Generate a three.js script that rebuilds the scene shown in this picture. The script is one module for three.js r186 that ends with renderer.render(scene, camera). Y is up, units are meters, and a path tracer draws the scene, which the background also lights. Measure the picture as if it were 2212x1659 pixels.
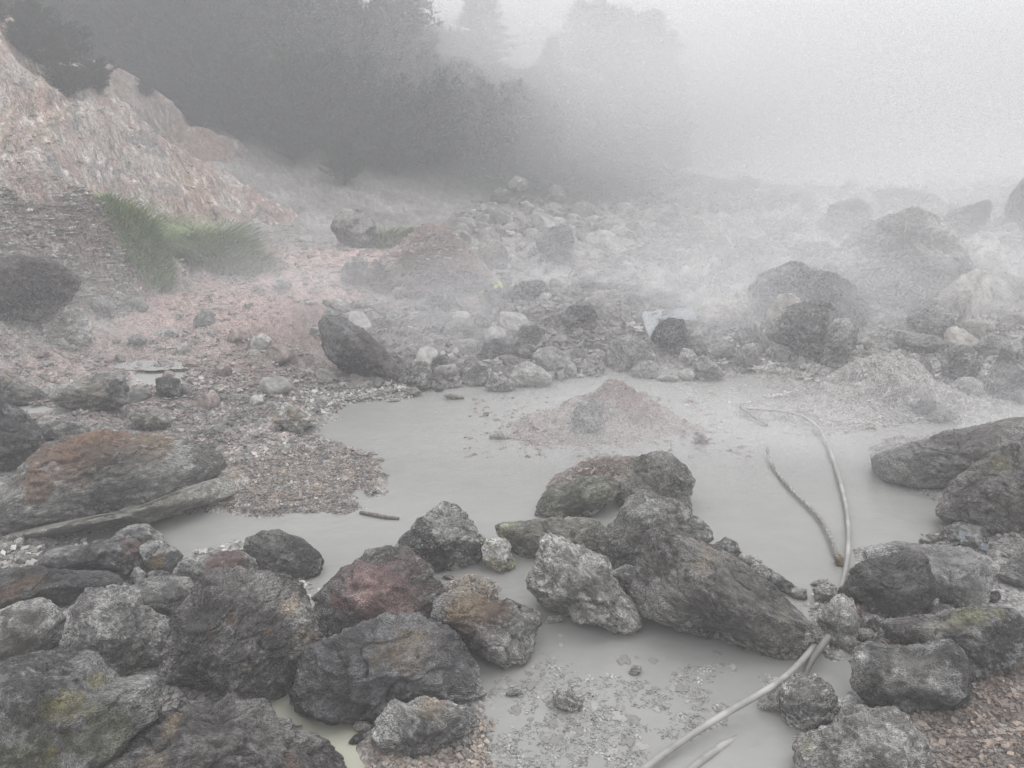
import * as THREE from 'three';
import { mergeGeometries } from 'three/addons/utils/BufferGeometryUtils.js';

// ------------------------------------------------------------------ camera, sky, sun, exposure, haze
const scene = new THREE.Scene();
const W = 2212, H = 1659;                       // size of the photograph as measured
const FOV = 53, PITCH = 15.6 * Math.PI / 180, EYE = new THREE.Vector3(0, 2.2, 0);
const camera = new THREE.PerspectiveCamera(FOV, 4 / 3, 0.05, 600);
camera.position.copy(EYE);
camera.rotation.set(-PITCH, 0, 0);
const renderer = new THREE.WebGLRenderer();
renderer.toneMapping = THREE.LinearToneMapping;
renderer.toneMappingExposure = 1.34;
renderer.shadowMap.enabled = true;
{ // overcast sky seen from inside mist: brighter overhead, even all round
  const w = 64, h = 32, data = new Float32Array(w * h * 4);
  for (let j = 0; j < h; j++) for (let i = 0; i < w; i++) {
    const el = ((j + 0.5) / h - 0.5) * Math.PI, s = Math.max(0, Math.sin(el));
    const L = (el < 0 ? 0.5 : 1.0 + 0.8 * s) * 1.0, o = (j * w + i) * 4;
    data[o] = L * 0.985; data[o + 1] = L * 0.985; data[o + 2] = L * 1.01; data[o + 3] = 1;
  }
  const t = new THREE.DataTexture(data, w, h, THREE.RGBAFormat, THREE.FloatType);
  t.mapping = THREE.EquirectangularReflectionMapping; t.magFilter = THREE.LinearFilter; t.needsUpdate = true;
  scene.background = t; scene.environment = t;
}
const sun = new THREE.DirectionalLight(new THREE.Color(1, 0.98, 0.95), 0.9);
sun.position.set(14, 40, -18); sun.target.position.set(0, 0, -8);
sun.castShadow = true; sun.shadow.radius = 70;
Object.assign(sun.shadow.camera, { left: -40, right: 40, top: 40, bottom: -40, near: 1, far: 120 });
scene.add(sun, sun.target);
scene.fog = new THREE.FogExp2(new THREE.Color(0.985, 0.985, 1.0), 0.0255);

// ------------------------------------------------------------------ random numbers and noise
function rng(seed) { let s = (seed * 2654435761 + 12345) | 0; return () => { s = (s + 0x6d2b79f5) | 0; let t = Math.imul(s ^ (s >>> 15), 1 | s); t = (t + Math.imul(t ^ (t >>> 7), 61 | t)) ^ t; return ((t ^ (t >>> 14)) >>> 0) / 4294967296; }; }
const PERM = new Uint8Array(512);
{ const r = rng(7), p = [...Array(256).keys()]; for (let i = 255; i > 0; i--) { const j = Math.floor(r() * (i + 1)); [p[i], p[j]] = [p[j], p[i]]; } for (let i = 0; i < 512; i++) PERM[i] = p[i & 255]; }
const fade = t => t * t * t * (t * (t * 6 - 15) + 10), mixf = (a, b, t) => a + (b - a) * t;
const sstep = (a, b, x) => { const t = Math.min(1, Math.max(0, (x - a) / (b - a))); return t * t * (3 - 2 * t); };
function grad(h, x, y, z) { h &= 15; const u = h < 8 ? x : y, v = h < 4 ? y : h === 12 || h === 14 ? x : z; return ((h & 1) ? -u : u) + ((h & 2) ? -v : v); }
function noise(x, y, z) {                       // gradient noise, about -1 .. 1
  const X = Math.floor(x), Y = Math.floor(y), Z = Math.floor(z); x -= X; y -= Y; z -= Z;
  const u = fade(x), v = fade(y), w = fade(z), a = X & 255, b = Y & 255, c = Z & 255, P = PERM;
  const A = P[a] + b, B = P[a + 1] + b, AA = P[A & 255] + c, AB = P[(A + 1) & 255] + c, BA = P[B & 255] + c, BB = P[(B + 1) & 255] + c;
  return mixf(mixf(mixf(grad(P[AA & 511], x, y, z), grad(P[BA & 511], x - 1, y, z), u), mixf(grad(P[AB & 511], x, y - 1, z), grad(P[BB & 511], x - 1, y - 1, z), u), v),
    mixf(mixf(grad(P[(AA + 1) & 511], x, y, z - 1), grad(P[(BA + 1) & 511], x - 1, y, z - 1), u), mixf(grad(P[(AB + 1) & 511], x, y - 1, z - 1), grad(P[(BB + 1) & 511], x - 1, y - 1, z - 1), u), v), w);
}
function fbm(x, y, z, n) { let s = 0, a = 0.5; for (let i = 0; i < n; i++) { s += a * noise(x, y, z); x = x * 2.03 + 7.1; y = y * 2.03 + 3.7; z = z * 2.03 + 1.3; a *= 0.5; } return s; }
const V = (x, y, z) => new THREE.Vector3(x, y, z);

// ------------------------------------------------------------------ from a point of the photograph to a point of the place
const TAN = Math.tan(FOV * Math.PI / 360), CP = Math.cos(PITCH), SP = Math.sin(PITCH);
function ray(px, py) { const a = (px - W / 2) / (H / 2) * TAN, b = (H / 2 - py) / (H / 2) * TAN; return V(a, b * CP - SP, -b * SP - CP); }
function onLevel(px, py, h) { const d = ray(px, py), t = (h - EYE.y) / d.y; return EYE.clone().addScaledVector(d, t); }
function atDepth(px, py, D) { const d = ray(px, py); return EYE.clone().addScaledVector(d, D / -d.z); }
const QX = { L: 0, M: 737.3, R: 1474.7 }, QY = { T: 0, M: 553, B: 1106 };   // ninths of the photograph, drawn three times as large
const fromNinth = (q, x, y) => q ? [QX[q[1]] + x / 3, QY[q[0]] + y / 3] : [x, y];

// ------------------------------------------------------------------ naming
const used = {};
function numbered(n) { const k = used[n] = (used[n] ?? -1) + 1; return k ? n + '_' + String(k).padStart(3, '0') : n; }
function tag(o, label, category, group, kind) { if (label) o.userData.label = label; if (category) o.userData.category = category; if (group) o.userData.group = group; o.userData.kind = kind || 'thing'; return o; }
function mesh(name, geo, mat, parent = scene) { const m = new THREE.Mesh(geo, mat); m.name = parent === scene ? numbered(name) : name; m.castShadow = m.receiveShadow = true; parent.add(m); return m; }

// ------------------------------------------------------------------ textures: mineral grain (colour) and pits (relief), both tile
function tileNoise(size, cells, seed) {         // smooth periodic value noise
  const r = rng(seed), g = new Float32Array(cells * cells).map(() => r()), out = new Float32Array(size * size);
  for (let j = 0; j < size; j++) for (let i = 0; i < size; i++) {
    const x = i / size * cells, y = j / size * cells, X = Math.floor(x), Y = Math.floor(y), u = fade(x - X), v = fade(y - Y), X1 = (X + 1) % cells, Y1 = (Y + 1) % cells;
    out[j * size + i] = mixf(mixf(g[Y * cells + X], g[Y * cells + X1], u), mixf(g[Y1 * cells + X], g[Y1 * cells + X1], u), v);
  }
  return out;
}
function tileCells(size, count, seed) {         // periodic distance to the nearest of random points, 0 .. 1
  const r = rng(seed), k = Math.ceil(Math.sqrt(count)), pts = [];
  for (let j = 0; j < k; j++) for (let i = 0; i < k; i++) pts.push([(i + r()) / k, (j + r()) / k, 0.6 + 0.8 * r()]);
  const out = new Float32Array(size * size);
  for (let j = 0; j < size; j++) for (let i = 0; i < size; i++) {
    const x = i / size, y = j / size, ci = Math.floor(x * k), cj = Math.floor(y * k); let best = 9;
    for (let b = -1; b <= 1; b++) for (let a = -1; a <= 1; a++) {
      const p = pts[((cj + b + k) % k) * k + (ci + a + k) % k]; let dx = Math.abs(x - p[0]), dy = Math.abs(y - p[1]); dx = Math.min(dx, 1 - dx); dy = Math.min(dy, 1 - dy);
      best = Math.min(best, Math.hypot(dx, dy) * k / p[2]);
    }
    out[j * size + i] = Math.min(1, best);
  }
  return out;
}
function grey(size, f, srgb) {
  const d = new Uint8Array(size * size * 4);
  for (let i = 0; i < size * size; i++) { const v = Math.round(255 * Math.min(1, Math.max(0, f(i)))); d[i * 4] = d[i * 4 + 1] = d[i * 4 + 2] = v; d[i * 4 + 3] = 255; }
  const t = new THREE.DataTexture(d, size, size); t.wrapS = t.wrapT = THREE.RepeatWrapping; t.magFilter = THREE.LinearFilter; if (srgb) t.colorSpace = THREE.SRGBColorSpace; t.needsUpdate = true; return t;
}
const S = 512, n1 = tileNoise(S, 8, 1), n2 = tileNoise(S, 24, 2), n3 = tileNoise(S, 64, 3), n4 = tileNoise(S, 160, 4), c1 = tileCells(S, 260, 5), c2 = tileCells(S, 1500, 6);
const rockRelief = grey(S, i => 0.5 * (0.25 * n1[i] + 0.4 * n2[i] + 0.25 * n3[i] + 0.1 * n4[i]) + 0.3 * sstep(0.12, 0.5, c1[i]) + 0.2 * sstep(0.1, 0.6, c2[i]));
const rockGrain = grey(S, i => 0.66 + 0.62 * (n3[i] - 0.5) + 0.4 * (n4[i] - 0.5) + 0.42 * (n2[i] - 0.5) + 0.22 * sstep(0.62, 0.78, n3[i] * 0.6 + n2[i] * 0.4), false);
const gravelRelief = grey(S, i => 0.6 * (1 - c2[i]) + 0.3 * (1 - c1[i]) + 0.1 * n3[i]);
const rippleRelief = grey(S, i => 0.5 * n1[i] + 0.35 * n2[i] + 0.15 * n3[i]);

const rockMat = new THREE.MeshStandardMaterial({ vertexColors: true, roughness: 0.92, map: rockGrain, bumpMap: rockRelief, bumpScale: 0.022 }); rockMat.name = 'rough_rock';
const groundMat = new THREE.MeshStandardMaterial({ vertexColors: true, roughness: 0.95, map: rockGrain, bumpMap: gravelRelief, bumpScale: 0.015 }); groundMat.name = 'gravelly_ground';
const plainMat = new THREE.MeshStandardMaterial({ vertexColors: true, roughness: 0.95 }); plainMat.name = 'stone';
const lit = 1 / 0.7;                            // the grain map averages 0.72

// ------------------------------------------------------------------ smooth height through measured points
function thinPlate(pts, lambda = 0.001) {       // pts: [x, z, h]
  const n = pts.length, m = n + 3, A = Array.from({ length: m }, () => new Float64Array(m + 1)), U = r2 => r2 > 1e-12 ? 0.5 * r2 * Math.log(r2) : 0;
  for (let i = 0; i < n; i++) {
    for (let j = 0; j < n; j++) A[i][j] = U((pts[i][0] - pts[j][0]) ** 2 + (pts[i][1] - pts[j][1]) ** 2) + (i === j ? lambda * 10 : 0);
    A[i][n] = A[n][i] = 1; A[i][n + 1] = A[n + 1][i] = pts[i][0]; A[i][n + 2] = A[n + 2][i] = pts[i][1]; A[i][m] = pts[i][2];
  }
  for (let c = 0; c < m; c++) {
    let p = c; for (let r = c + 1; r < m; r++) if (Math.abs(A[r][c]) > Math.abs(A[p][c])) p = r;
    [A[c], A[p]] = [A[p], A[c]];
    for (let r = 0; r < m; r++) if (r !== c && A[r][c]) { const f = A[r][c] / A[c][c]; for (let k = c; k <= m; k++) A[r][k] -= f * A[c][k]; }
  }
  const w = A.map((row, i) => row[m] / row[i]);
  return (x, z) => { let s = w[n] + w[n + 1] * x + w[n + 2] * z; for (let i = 0; i < n; i++) { const dx = x - pts[i][0], dz = z - pts[i][1]; s += w[i] * U(dx * dx + dz * dz); } return s; };
}
const lv = ([x, y, h]) => { const p = onLevel(x, y, h); return [p.x, p.z, h]; };
const dp = ([x, y, D]) => { const p = atDepth(x, y, D); return [p.x, p.z, p.y]; };
const groundBase = thinPlate([
  ...[[-200, 1659, .16], [0, 1500, .12], [500, 1500, .06], [900, 1600, .04], [1300, 1600, 0], [1700, 1620, .03], [2100, 1500, .12], [2300, 1300, .1], [2000, 1250, .05], [2212, 1150, .14], [2212, 1000, .12]].map(lv),
  ...[[0, 1200, .06], [300, 1120, .03], [0, 1000, .25], [300, 950, .16], [600, 980, .09], [690, 930, .02], [0, 850, .35], [300, 820, .22], [500, 830, .2], [700, 830, .1], [0, 730, .6], [300, 700, .5], [600, 700, .42]].map(lv),
  ...[[850, 840, .03], [900, 760, .14], [1000, 750, .1], [850, 660, .48], [1100, 660, .46], [1300, 690, .36], [1200, 800, .04], [1400, 790, .03], [1000, 620, .6], [1400, 640, .42]].map(lv),
  ...[[700, 600, .7], [600, 560, .85], [700, 500, 1.0], [900, 500, 1.0], [1200, 500, 1.0], [1200, 440, 1.3]].map(lv),
  ...[[1600, 790, .03], [1740, 820, .04], [1900, 800, .06], [2100, 830, .06], [2212, 860, .05], [1600, 700, .2], [1800, 700, .25], [2100, 720, .3], [1500, 600, .35], [1700, 600, .4], [2000, 600, .6], [2212, 600, .7], [1500, 480, .9], [1800, 480, 1.0], [2100, 480, 1.1], [1500, 420, 1.45], [1900, 410, 1.4]].map(lv),
  ...[[-300, 20, 27], [100, 66, 26], [400, 92, 27], [700, 130, 28], [950, 200, 30], [1150, 270, 32], [1400, 375, 37], [1700, 425, 36], [2100, 432, 36]].map(dp), [-30, -50, 9], [30, -60, -.8], [0, -62, 2], [-12, -8, 1.4], [-14, -14, 3], [8, -4, .3], [12, -10, .9], [16, -20, 1.6], [-6, -2, .3], [6, -1, .2], [0, 2, .3], [0, -1, .15],
  [-70, -70, 9], [70, -70, -1.5], [-60, 4, 3], [60, 4, 1], [0, -75, 1.5], [-60, -40, 9], [60, -40, .3],
]);
const hillBase = thinPlate([
  [0, 90, 13.5], [80, 130, 14], [230, 200, 15], [330, 275, 15.5], [430, 345, 16], [520, 395, 16.3], [600, 440, 16.6], [690, 505, 17], [-150, 10, 13],
  [0, 390, 11.3], [150, 440, 11.8], [300, 510, 12.5], [450, 565, 13.3], [590, 560, 14.6], [680, 530, 16], [-150, 330, 10.8],
  [0, 230, 12.6], [150, 330, 13], [350, 410, 14.2], [500, 475, 15.2],
  [330, 222, 18.8], [450, 306, 18.8], [560, 372, 18.8], [690, 462, 18.8], [160, 130, 18.4], [0, 40, 17.5],
  [330, 330, 17.2], [450, 380, 17.6], [580, 452, 17.8], [690, 515, 18],
  [300, 260, 22], [600, 440, 22], [0, 120, 22], [720, 540, 17],
].map(dp), 0.003);
const screeBase = thinPlate([
  [-120, 350, 8.8], [0, 388, 9], [100, 415, 9.2], [200, 460, 9.4], [300, 525, 9.8], [400, 590, 10.2], [440, 625, 10.4],
  [-120, 640, 7.4], [0, 690, 7.4], [150, 660, 8.4], [300, 660, 9.2], [430, 655, 10.1],
  [0, 540, 8.2], [150, 560, 8.9], [300, 590, 9.6],
  [0, 520, 10.4], [200, 560, 10.9], [400, 650, 11.2], [-120, 500, 10.4],
].map(dp), 0.002);

// water outlines, at water level
const W0 = a => a.map(([x, y]) => { const p = onLevel(x, y, 0); return [p.x, p.z]; });
const pondOutline = W0([[100, 1172], [330, 1120], [500, 1098], [560, 1114], [690, 1108], [795, 1098], [822, 1062], [832, 1015], [858, 1000], [800, 976], [740, 962], [690, 948], [688, 920], [740, 872], [860, 856], [900, 838], [1080, 834], [1240, 814], [1400, 800], [1450, 826], [1600, 818], [1700, 850], [1640, 868], [1595, 880], [1650, 935], [1760, 945], [1900, 925], [2040, 905], [2140, 875], [2300, 868],
  [2300, 900], [1960, 942], [1868, 975], [1950, 1045], [2040, 1095], [2030, 1145], [1990, 1185], [1870, 1185], [1835, 1250], [1800, 1290], [1740, 1300], [1760, 1370], [1800, 1420], [1870, 1400], [1880, 1460], [1840, 1520], [1740, 1590], [1735, 1760], [1060, 1760], [1060, 1560], [1035, 1500], [960, 1440], [900, 1300], [760, 1290], [680, 1340], [670, 1270], [600, 1255], [560, 1170], [420, 1175], [340, 1200], [200, 1195]]);
const puddleOutline = W0([[560, 1510], [640, 1480], [720, 1530], [840, 1525], [760, 1590], [770, 1640], [840, 1760], [690, 1760], [640, 1580]]);
function polyDist(poly, x, z) {                 // positive outside, negative inside
  let d = 1e9, inside = false;
  for (let i = 0, j = poly.length - 1; i < poly.length; j = i++) {
    const [ax, az] = poly[j], [bx, bz] = poly[i], ex = bx - ax, ez = bz - az, t = Math.min(1, Math.max(0, ((x - ax) * ex + (z - az) * ez) / (ex * ex + ez * ez)));
    d = Math.min(d, (x - ax - t * ex) ** 2 + (z - az - t * ez) ** 2);
    if ((az > z) !== (bz > z) && x < (bx - ax) * (z - az) / (bz - az) + ax) inside = !inside;
  }
  return (inside ? -1 : 1) * Math.sqrt(d);
}
const POOLS = [[.27, [[236, 786], [300, 779], [400, 783], [405, 795], [330, 800], [250, 797]]], [.235, [[270, 812], [330, 803], [410, 806], [400, 822], [420, 836], [340, 842], [275, 832]]], [.29, [[10, 882], [60, 876], [160, 884], [150, 896], [60, 902], [10, 896]]]].map(([h, a]) => ({ h, poly: a.map(([x, y]) => { const p = onLevel(x, y, h); return [p.x, p.z]; }) }));
const near = (x, z) => x > -8 && x < 9 && z > -10.5 && z < -1;
function groundSmooth(x, z) {
  let h = groundBase(x, z);
  if (near(x, z)) {
    const wob = 0.07 * noise(x * 3, 5, z * 3) + 0.03 * noise(x * 9, 2, z * 9);
    const sd = Math.min(polyDist(pondOutline, x, z), polyDist(puddleOutline, x, z)) + wob;
    h = sd < 0 ? (sd > -.18 ? sd * .12 : Math.max(-0.2, -.0216 + (sd + .18) * 0.4)) : mixf(Math.min(h, .012 + sd * .14), h, sstep(0.05, 0.6, sd));
  }
  if (x < -2 && near(x, z)) for (const q of POOLS) { const d = polyDist(q.poly, x, z) + .05 * noise(x * 5, 1, z * 5); if (d < .5) h = mixf(d < 0 ? q.h - .03 : q.h + .03, h, sstep(.02, .5, d)); }
  return h;
}
function ground(x, z) {
  const D = -z, rough = sstep(6, 9, D), h = groundSmooth(x, z);
  let w = h < 0 ? 0.5 : 1; if (x < -2 && near(x, z)) for (const q of POOLS) w *= .1 + .9 * sstep(.1, .6, polyDist(q.poly, x, z));
  return h + w * (0.05 * fbm(x * 1.1, 9, z * 1.1, 3) * (0.5 + rough) + 0.035 * fbm(x * 5, 3, z * 5, 4) + .012 * fbm(x * 19, 6, z * 19, 2) + (rough + (x < -1 ? .35 : 0)) * (0.14 * fbm(x * 2.2, 4, z * 2.2, 4) + .06 * (.25 - Math.abs(noise(x * 3.1, 7, z * 3.1)))));
}
function hill(x, z) {
  if (x > -3.3 || x < -16 || z > -10 || z < -22.5) return -9;
  const edge = Math.min(x + 16, -3.3 - x, -10 - z, z + 22.5);
  const r = Math.abs(fbm(x * 0.9, 2, z * 0.9, 4));
  return hillBase(x, z) + 0.8 * fbm(x * 0.7, 1, z * 0.7, 5) - 0.6 * r + 0.09 + .10 * (Math.floor(3.2 * (hillBase(x, z) + .5 * noise(x * .8, 4, z * .8))) / 3.2 - hillBase(x, z)) + 0.11 * fbm(x * 3.3, 8, z * 3.3, 4) - 0.10 * Math.abs(noise(x * 2.1 + z, 3, z * 1.2)) - 1.2 * sstep(0.8, 0, edge);
}
function scree(x, z) {
  if (x > -3.2 || x < -9.5 || z > -6.6 || z < -12) return -9;
  const edge = Math.min(x + 9.5, -3.2 - x, -6.6 - z, z + 12);
  return screeBase(x, z) + 0.12 * fbm(x * 1.4, 6, z * 1.4, 4) + 0.07 * fbm(x * 5, 8, z * 5, 4) - 1.0 * sstep(0.6, 0, edge);
}
const floorAt = (x, z) => Math.max(0, ground(x, z));
const land = (x, z) => Math.max(ground(x, z), hill(x, z), scree(x, z));
function hit(px, py, f = land) {                // where the sight line through that point of the photograph meets the land
  const d = ray(px, py); let t = 1.2, last = t;
  for (; t < 80; t += 0.03 + t * 0.006) { if (EYE.y + d.y * t < f(d.x * t, d.z * t)) break; last = t; }
  for (let k = 0; k < 12; k++) { const m = (last + t) / 2; if (EYE.y + d.y * m < f(d.x * m, d.z * m)) t = m; else last = m; }
  return EYE.clone().addScaledVector(d, t);
}
const spotsOf = list => list.map(([px, py, h, r, c, k]) => { const p = onLevel(px, py, h); return { x: p.x, z: p.z, r, c, k }; });

// ------------------------------------------------------------------ ground, hill, scree slope
const C = { grey: [.19, .185, .18], pale: [.36, .355, .345], pink: [.40, .29, .26], rust: [.30, .19, .13], dark: [.075, .072, .07], brown: [.15, .12, .105], ochre: [.30, .22, .13], wet: [.24, .235, .225], forest: [.035, .042, .03], sulphur: [.50, .52, .12], white: [.55, .54, .52] };
const blend = (a, b, t) => { a[0] += (b[0] - a[0]) * t; a[1] += (b[1] - a[1]) * t; a[2] += (b[2] - a[2]) * t; };
const groundSpots = spotsOf([[640, 640, .6, 1.5, C.pink, .8], [450, 655, .55, 1.3, C.pink, .5], [720, 560, .85, 1.6, C.pink, .9], [860, 540, .9, 1.4, C.pink, .9], [960, 640, .5, 1, C.pink, .6], [650, 1030, .08, .55, C.ochre, .5], [720, 1000, .08, .4, C.pink, .55], [1010, 850, .02, .5, C.rust, .5],
  [560, 900, .1, 1.2, C.dark, .35], [300, 740, .45, 1.6, C.pink, .4], [750, 720, .4, 1.2, C.brown, .7], [900, 700, .35, 1, C.dark, .5], [1200, 690, .35, 1.4, C.dark, .5], [1250, 770, .1, 1, C.grey, .4], [2150, 1480, .1, .5, C.brown, .8], [2150, 1600, .1, .5, C.brown, .6], [940, 1620, .04, .3, C.rust, .5],
  [1600, 630, .4, 1.6, C.pale, .7], [1900, 600, .5, 3, C.pale, .7], [2000, 740, .2, 1.6, C.pale, .6], [1750, 500, .9, 3.5, C.pale, .6], [1350, 600, .6, 1.5, C.pale, .5], [1700, 880, .04, .8, C.pale, .5], [640, 930, .05, .4, C.pale, .8], [900, 850, .03, .6, C.pale, .5], [2150, 1280, .06, .6, C.pale, .5], [1200, 470, 1.1, 2.5, C.grey, .3]]);
function sheet(name, xs, zs, height, colour, keep) {
  const nx = xs(0).length, nz = zs.length, pos = [], col = [], uv = [], idx = [], ids = new Int32Array(nx * nz), ok = new Uint8Array(nx * nz);
  let n = 0; const c = [0, 0, 0];
  for (let j = 0; j < nz; j++) { const row = xs(zs[j]); for (let i = 0; i < nx; i++) {
    const x = row[i], z = zs[j], y = height(x, z); colour(x, y, z, c);
    ok[j * nx + i] = !keep || keep(x, y, z); ids[j * nx + i] = n++; pos.push(x, y, z); col.push(c[0] * lit, c[1] * lit, c[2] * lit); uv.push(x / 0.6, z / 0.6);
  } }
  for (let j = 0; j + 1 < nz; j++) for (let i = 0; i + 1 < nx; i++) { const a = j * nx + i, b = a + 1, d = a + nx, e = d + 1; if (ok[a] | ok[b] | ok[d] | ok[e]) idx.push(ids[a], ids[b], ids[d], ids[b], ids[e], ids[d]); }
  const g = new THREE.BufferGeometry(); g.setAttribute('position', new THREE.Float32BufferAttribute(pos, 3)); g.setAttribute('color', new THREE.Float32BufferAttribute(col, 3)); g.setAttribute('uv', new THREE.Float32BufferAttribute(uv, 2)); g.setIndex(idx); g.computeVertexNormals();
  // rows run away from the viewer: make the faces look up
  if (g.attributes.normal.getY(Math.floor(n / 2)) < 0) { for (let k = 0; k < idx.length; k += 3) { const t = idx[k]; idx[k] = idx[k + 1]; idx[k + 1] = t; } g.setIndex(idx); g.computeVertexNormals(); }
  const o = mesh(name, g, groundMat); o.userData.kind = 'structure'; return o;
}
const range = (a, b, n) => Array.from({ length: n }, (_, i) => a + (b - a) * i / (n - 1));
{
  const zs = [...range(4, -1.6, 24).slice(0, -1), ...Array.from({ length: 430 }, (_, i) => -1.6 * Math.pow(64 / 1.6, i / 429))], unit = range(-1, 1, 440).map(u => u * (0.55 + 0.45 * u * u));
  sheet('ground', z => { const w = z > -2 ? 60 * sstep(-2, 4, z) + 4.6 : 1.15 * (-z) + 2.3; return unit.map(u => u * w); }, zs, ground, (x, y, z, c) => {
    const D = -z, a = fbm(x * 0.9, 1, z * 0.9, 4), b = fbm(x * 4.5, 7, z * 4.5, 3), e = fbm(x * 14, 4, z * 14, 2);
    c[0] = C.grey[0]; c[1] = C.grey[1]; c[2] = C.grey[2];
    c[0] *= 1.15; c[1] *= 1.1; c[2] *= 1.08; blend(c, C.pale, sstep(0, 0.35, a + 0.6 * b) * 0.6); blend(c, C.dark, sstep(0.08, 0.35, -a + 0.7 * b) * 0.5);
    for (const s of groundSpots) { const d = Math.hypot(x - s.x, z - s.z) / s.r; if (d < 1.6) blend(c, s.c, s.k * sstep(1.3, 0.5, d + 0.9 * b + 0.5 * a)); }
    if (y < 0.03 && D < 10) blend(c, C.wet, 0.6);
    if (D > 17) blend(c, C.forest, sstep(18, 22, D - Math.max(0, x) * 0.5 + 2 * a) * 0.95 * sstep(14, 5, x + 2 * a));
    const k = 1 + 0.9 * e; c[0] *= k; c[1] *= k; c[2] *= k;
  });
  const hc = (x, y, z, c) => {
    const a = fbm(x * 0.6, 3, z * 0.6 + y, 4), b = fbm(x * 2.2, y * 2.2, z * 2.2, 4), e = fbm(x * 9, y * 9, z * 9, 3);
    const q = fbm(x * 1.1 + 30, y * 1.5, z * 1.1, 4); c[0] = .37; c[1] = .285; c[2] = .25; blend(c, [.38, .36, .335], sstep(-0.1, 0.15, a + 0.6 * b) * 0.75); blend(c, [.24, .235, .19], sstep(0.0, 0.2, b - a) * 0.8); blend(c, [.20, .19, .185], sstep(0.02, 0.2, q + 0.4 * b) * 0.8); blend(c, [.40, .275, .22], sstep(0.0, 0.25, -a + 0.6 * e) * 0.6); blend(c, C.brown, sstep(0.1, 0.25, e - 0.5 * b) * 0.85); blend(c, [.46, .42, .39], sstep(0.14, 0.28, e + 0.3 * b) * 0.8);
    if (z < -17.6) blend(c, C.brown, 0.55);
    const k = 1 + 1.1 * e; c[0] *= k; c[1] *= k; c[2] *= k;
  };
  sheet('hill', () => range(-16, -3.3, 250), range(-10, -22.5, 240), hill, hc, (x, y, z) => y > ground(x, z) - 0.25);
  sheet('scree_slope', () => range(-9.5, -3.2, 260), range(-6.6, -12, 220), scree, (x, y, z, c) => {
    const a = fbm(x * 0.9, 3, z * 0.9, 4), b = fbm(x * 5, 3, z * 5, 3), e = fbm(x * 16, 5, z * 16, 2);
    c[0] = .25; c[1] = .22; c[2] = .2; blend(c, C.pale, sstep(0, .3, a + b) * .6); blend(c, C.brown, sstep(.0, .25, -a + .6 * b) * .8); blend(c, [.33, .24, .2], sstep(.1, .3, b) * .5);
    const k = 1 + 0.9 * e; c[0] *= k; c[1] *= k; c[2] *= k;
  }, (x, y, z) => y > ground(x, z) - 0.2);
}

// ------------------------------------------------------------------ milky water
function waterSheet(name, outline, y, step, colour, margin) {
  const xs0 = outline.map(p => p[0]), zs0 = outline.map(p => p[1]);
  const x0 = Math.min(...xs0) - .3, x1 = Math.max(...xs0) + .3, z0 = Math.min(...zs0) - .3, z1 = Math.max(...zs0) + .3, nx = Math.ceil((x1 - x0) / step), nz = Math.ceil((z1 - z0) / step);
  const pos = [], col = [], uv = [], idx = [], id = new Int32Array((nx + 1) * (nz + 1)).fill(-1), inn = new Uint8Array((nx + 1) * (nz + 1));
  for (let j = 0; j <= nz; j++) for (let i = 0; i <= nx; i++) {
    const x = x0 + i * step, z = z0 + j * step; if (polyDist(outline, x, z) > margin) continue;
    id[j * (nx + 1) + i] = pos.length / 3; inn[j * (nx + 1) + i] = 1;
    pos.push(x, y + 0.0015 * fbm(x * 3, 1, z * 5, 3), z); uv.push(x / 1.1, z / 0.8);
    const a = fbm(x * 0.8, 2, z * 1.2, 3), b = fbm(x * 5, 6, z * 9, 3); const k = 1 + 0.16 * a + 0.10 * b; col.push(colour[0] * k, colour[1] * k, colour[2] * k);
  }
  const q = (i, j) => id[j * (nx + 1) + i];
  for (let j = 0; j < nz; j++) for (let i = 0; i < nx; i++) { const a = q(i, j), b = q(i + 1, j), c = q(i, j + 1), d = q(i + 1, j + 1); if (a >= 0 && b >= 0 && c >= 0) idx.push(a, c, b); if (b >= 0 && c >= 0 && d >= 0) idx.push(b, c, d); }
  const g = new THREE.BufferGeometry(); g.setAttribute('position', new THREE.Float32BufferAttribute(pos, 3)); g.setAttribute('color', new THREE.Float32BufferAttribute(col, 3)); g.setAttribute('uv', new THREE.Float32BufferAttribute(uv, 2)); g.setIndex(idx); g.computeVertexNormals();
  const m = new THREE.MeshPhysicalMaterial({ vertexColors: true, roughness: 0.26, bumpMap: rippleRelief, bumpScale: 0.004, ior: 1.33 }); m.name = 'milky_water';
  const o = mesh(name, g, m); o.userData.kind = 'structure'; return o;
}
waterSheet('pond_water', pondOutline, 0, 0.035, [.255, .256, .244], 0.25);
for (const q of POOLS) waterSheet('puddle_water', q.poly, q.h + .002, 0.03, [.36, .36, .345], 0.03);
waterSheet('puddle_water', puddleOutline, 0.002, 0.025, [.42, .42, .345], 0.12);

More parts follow.
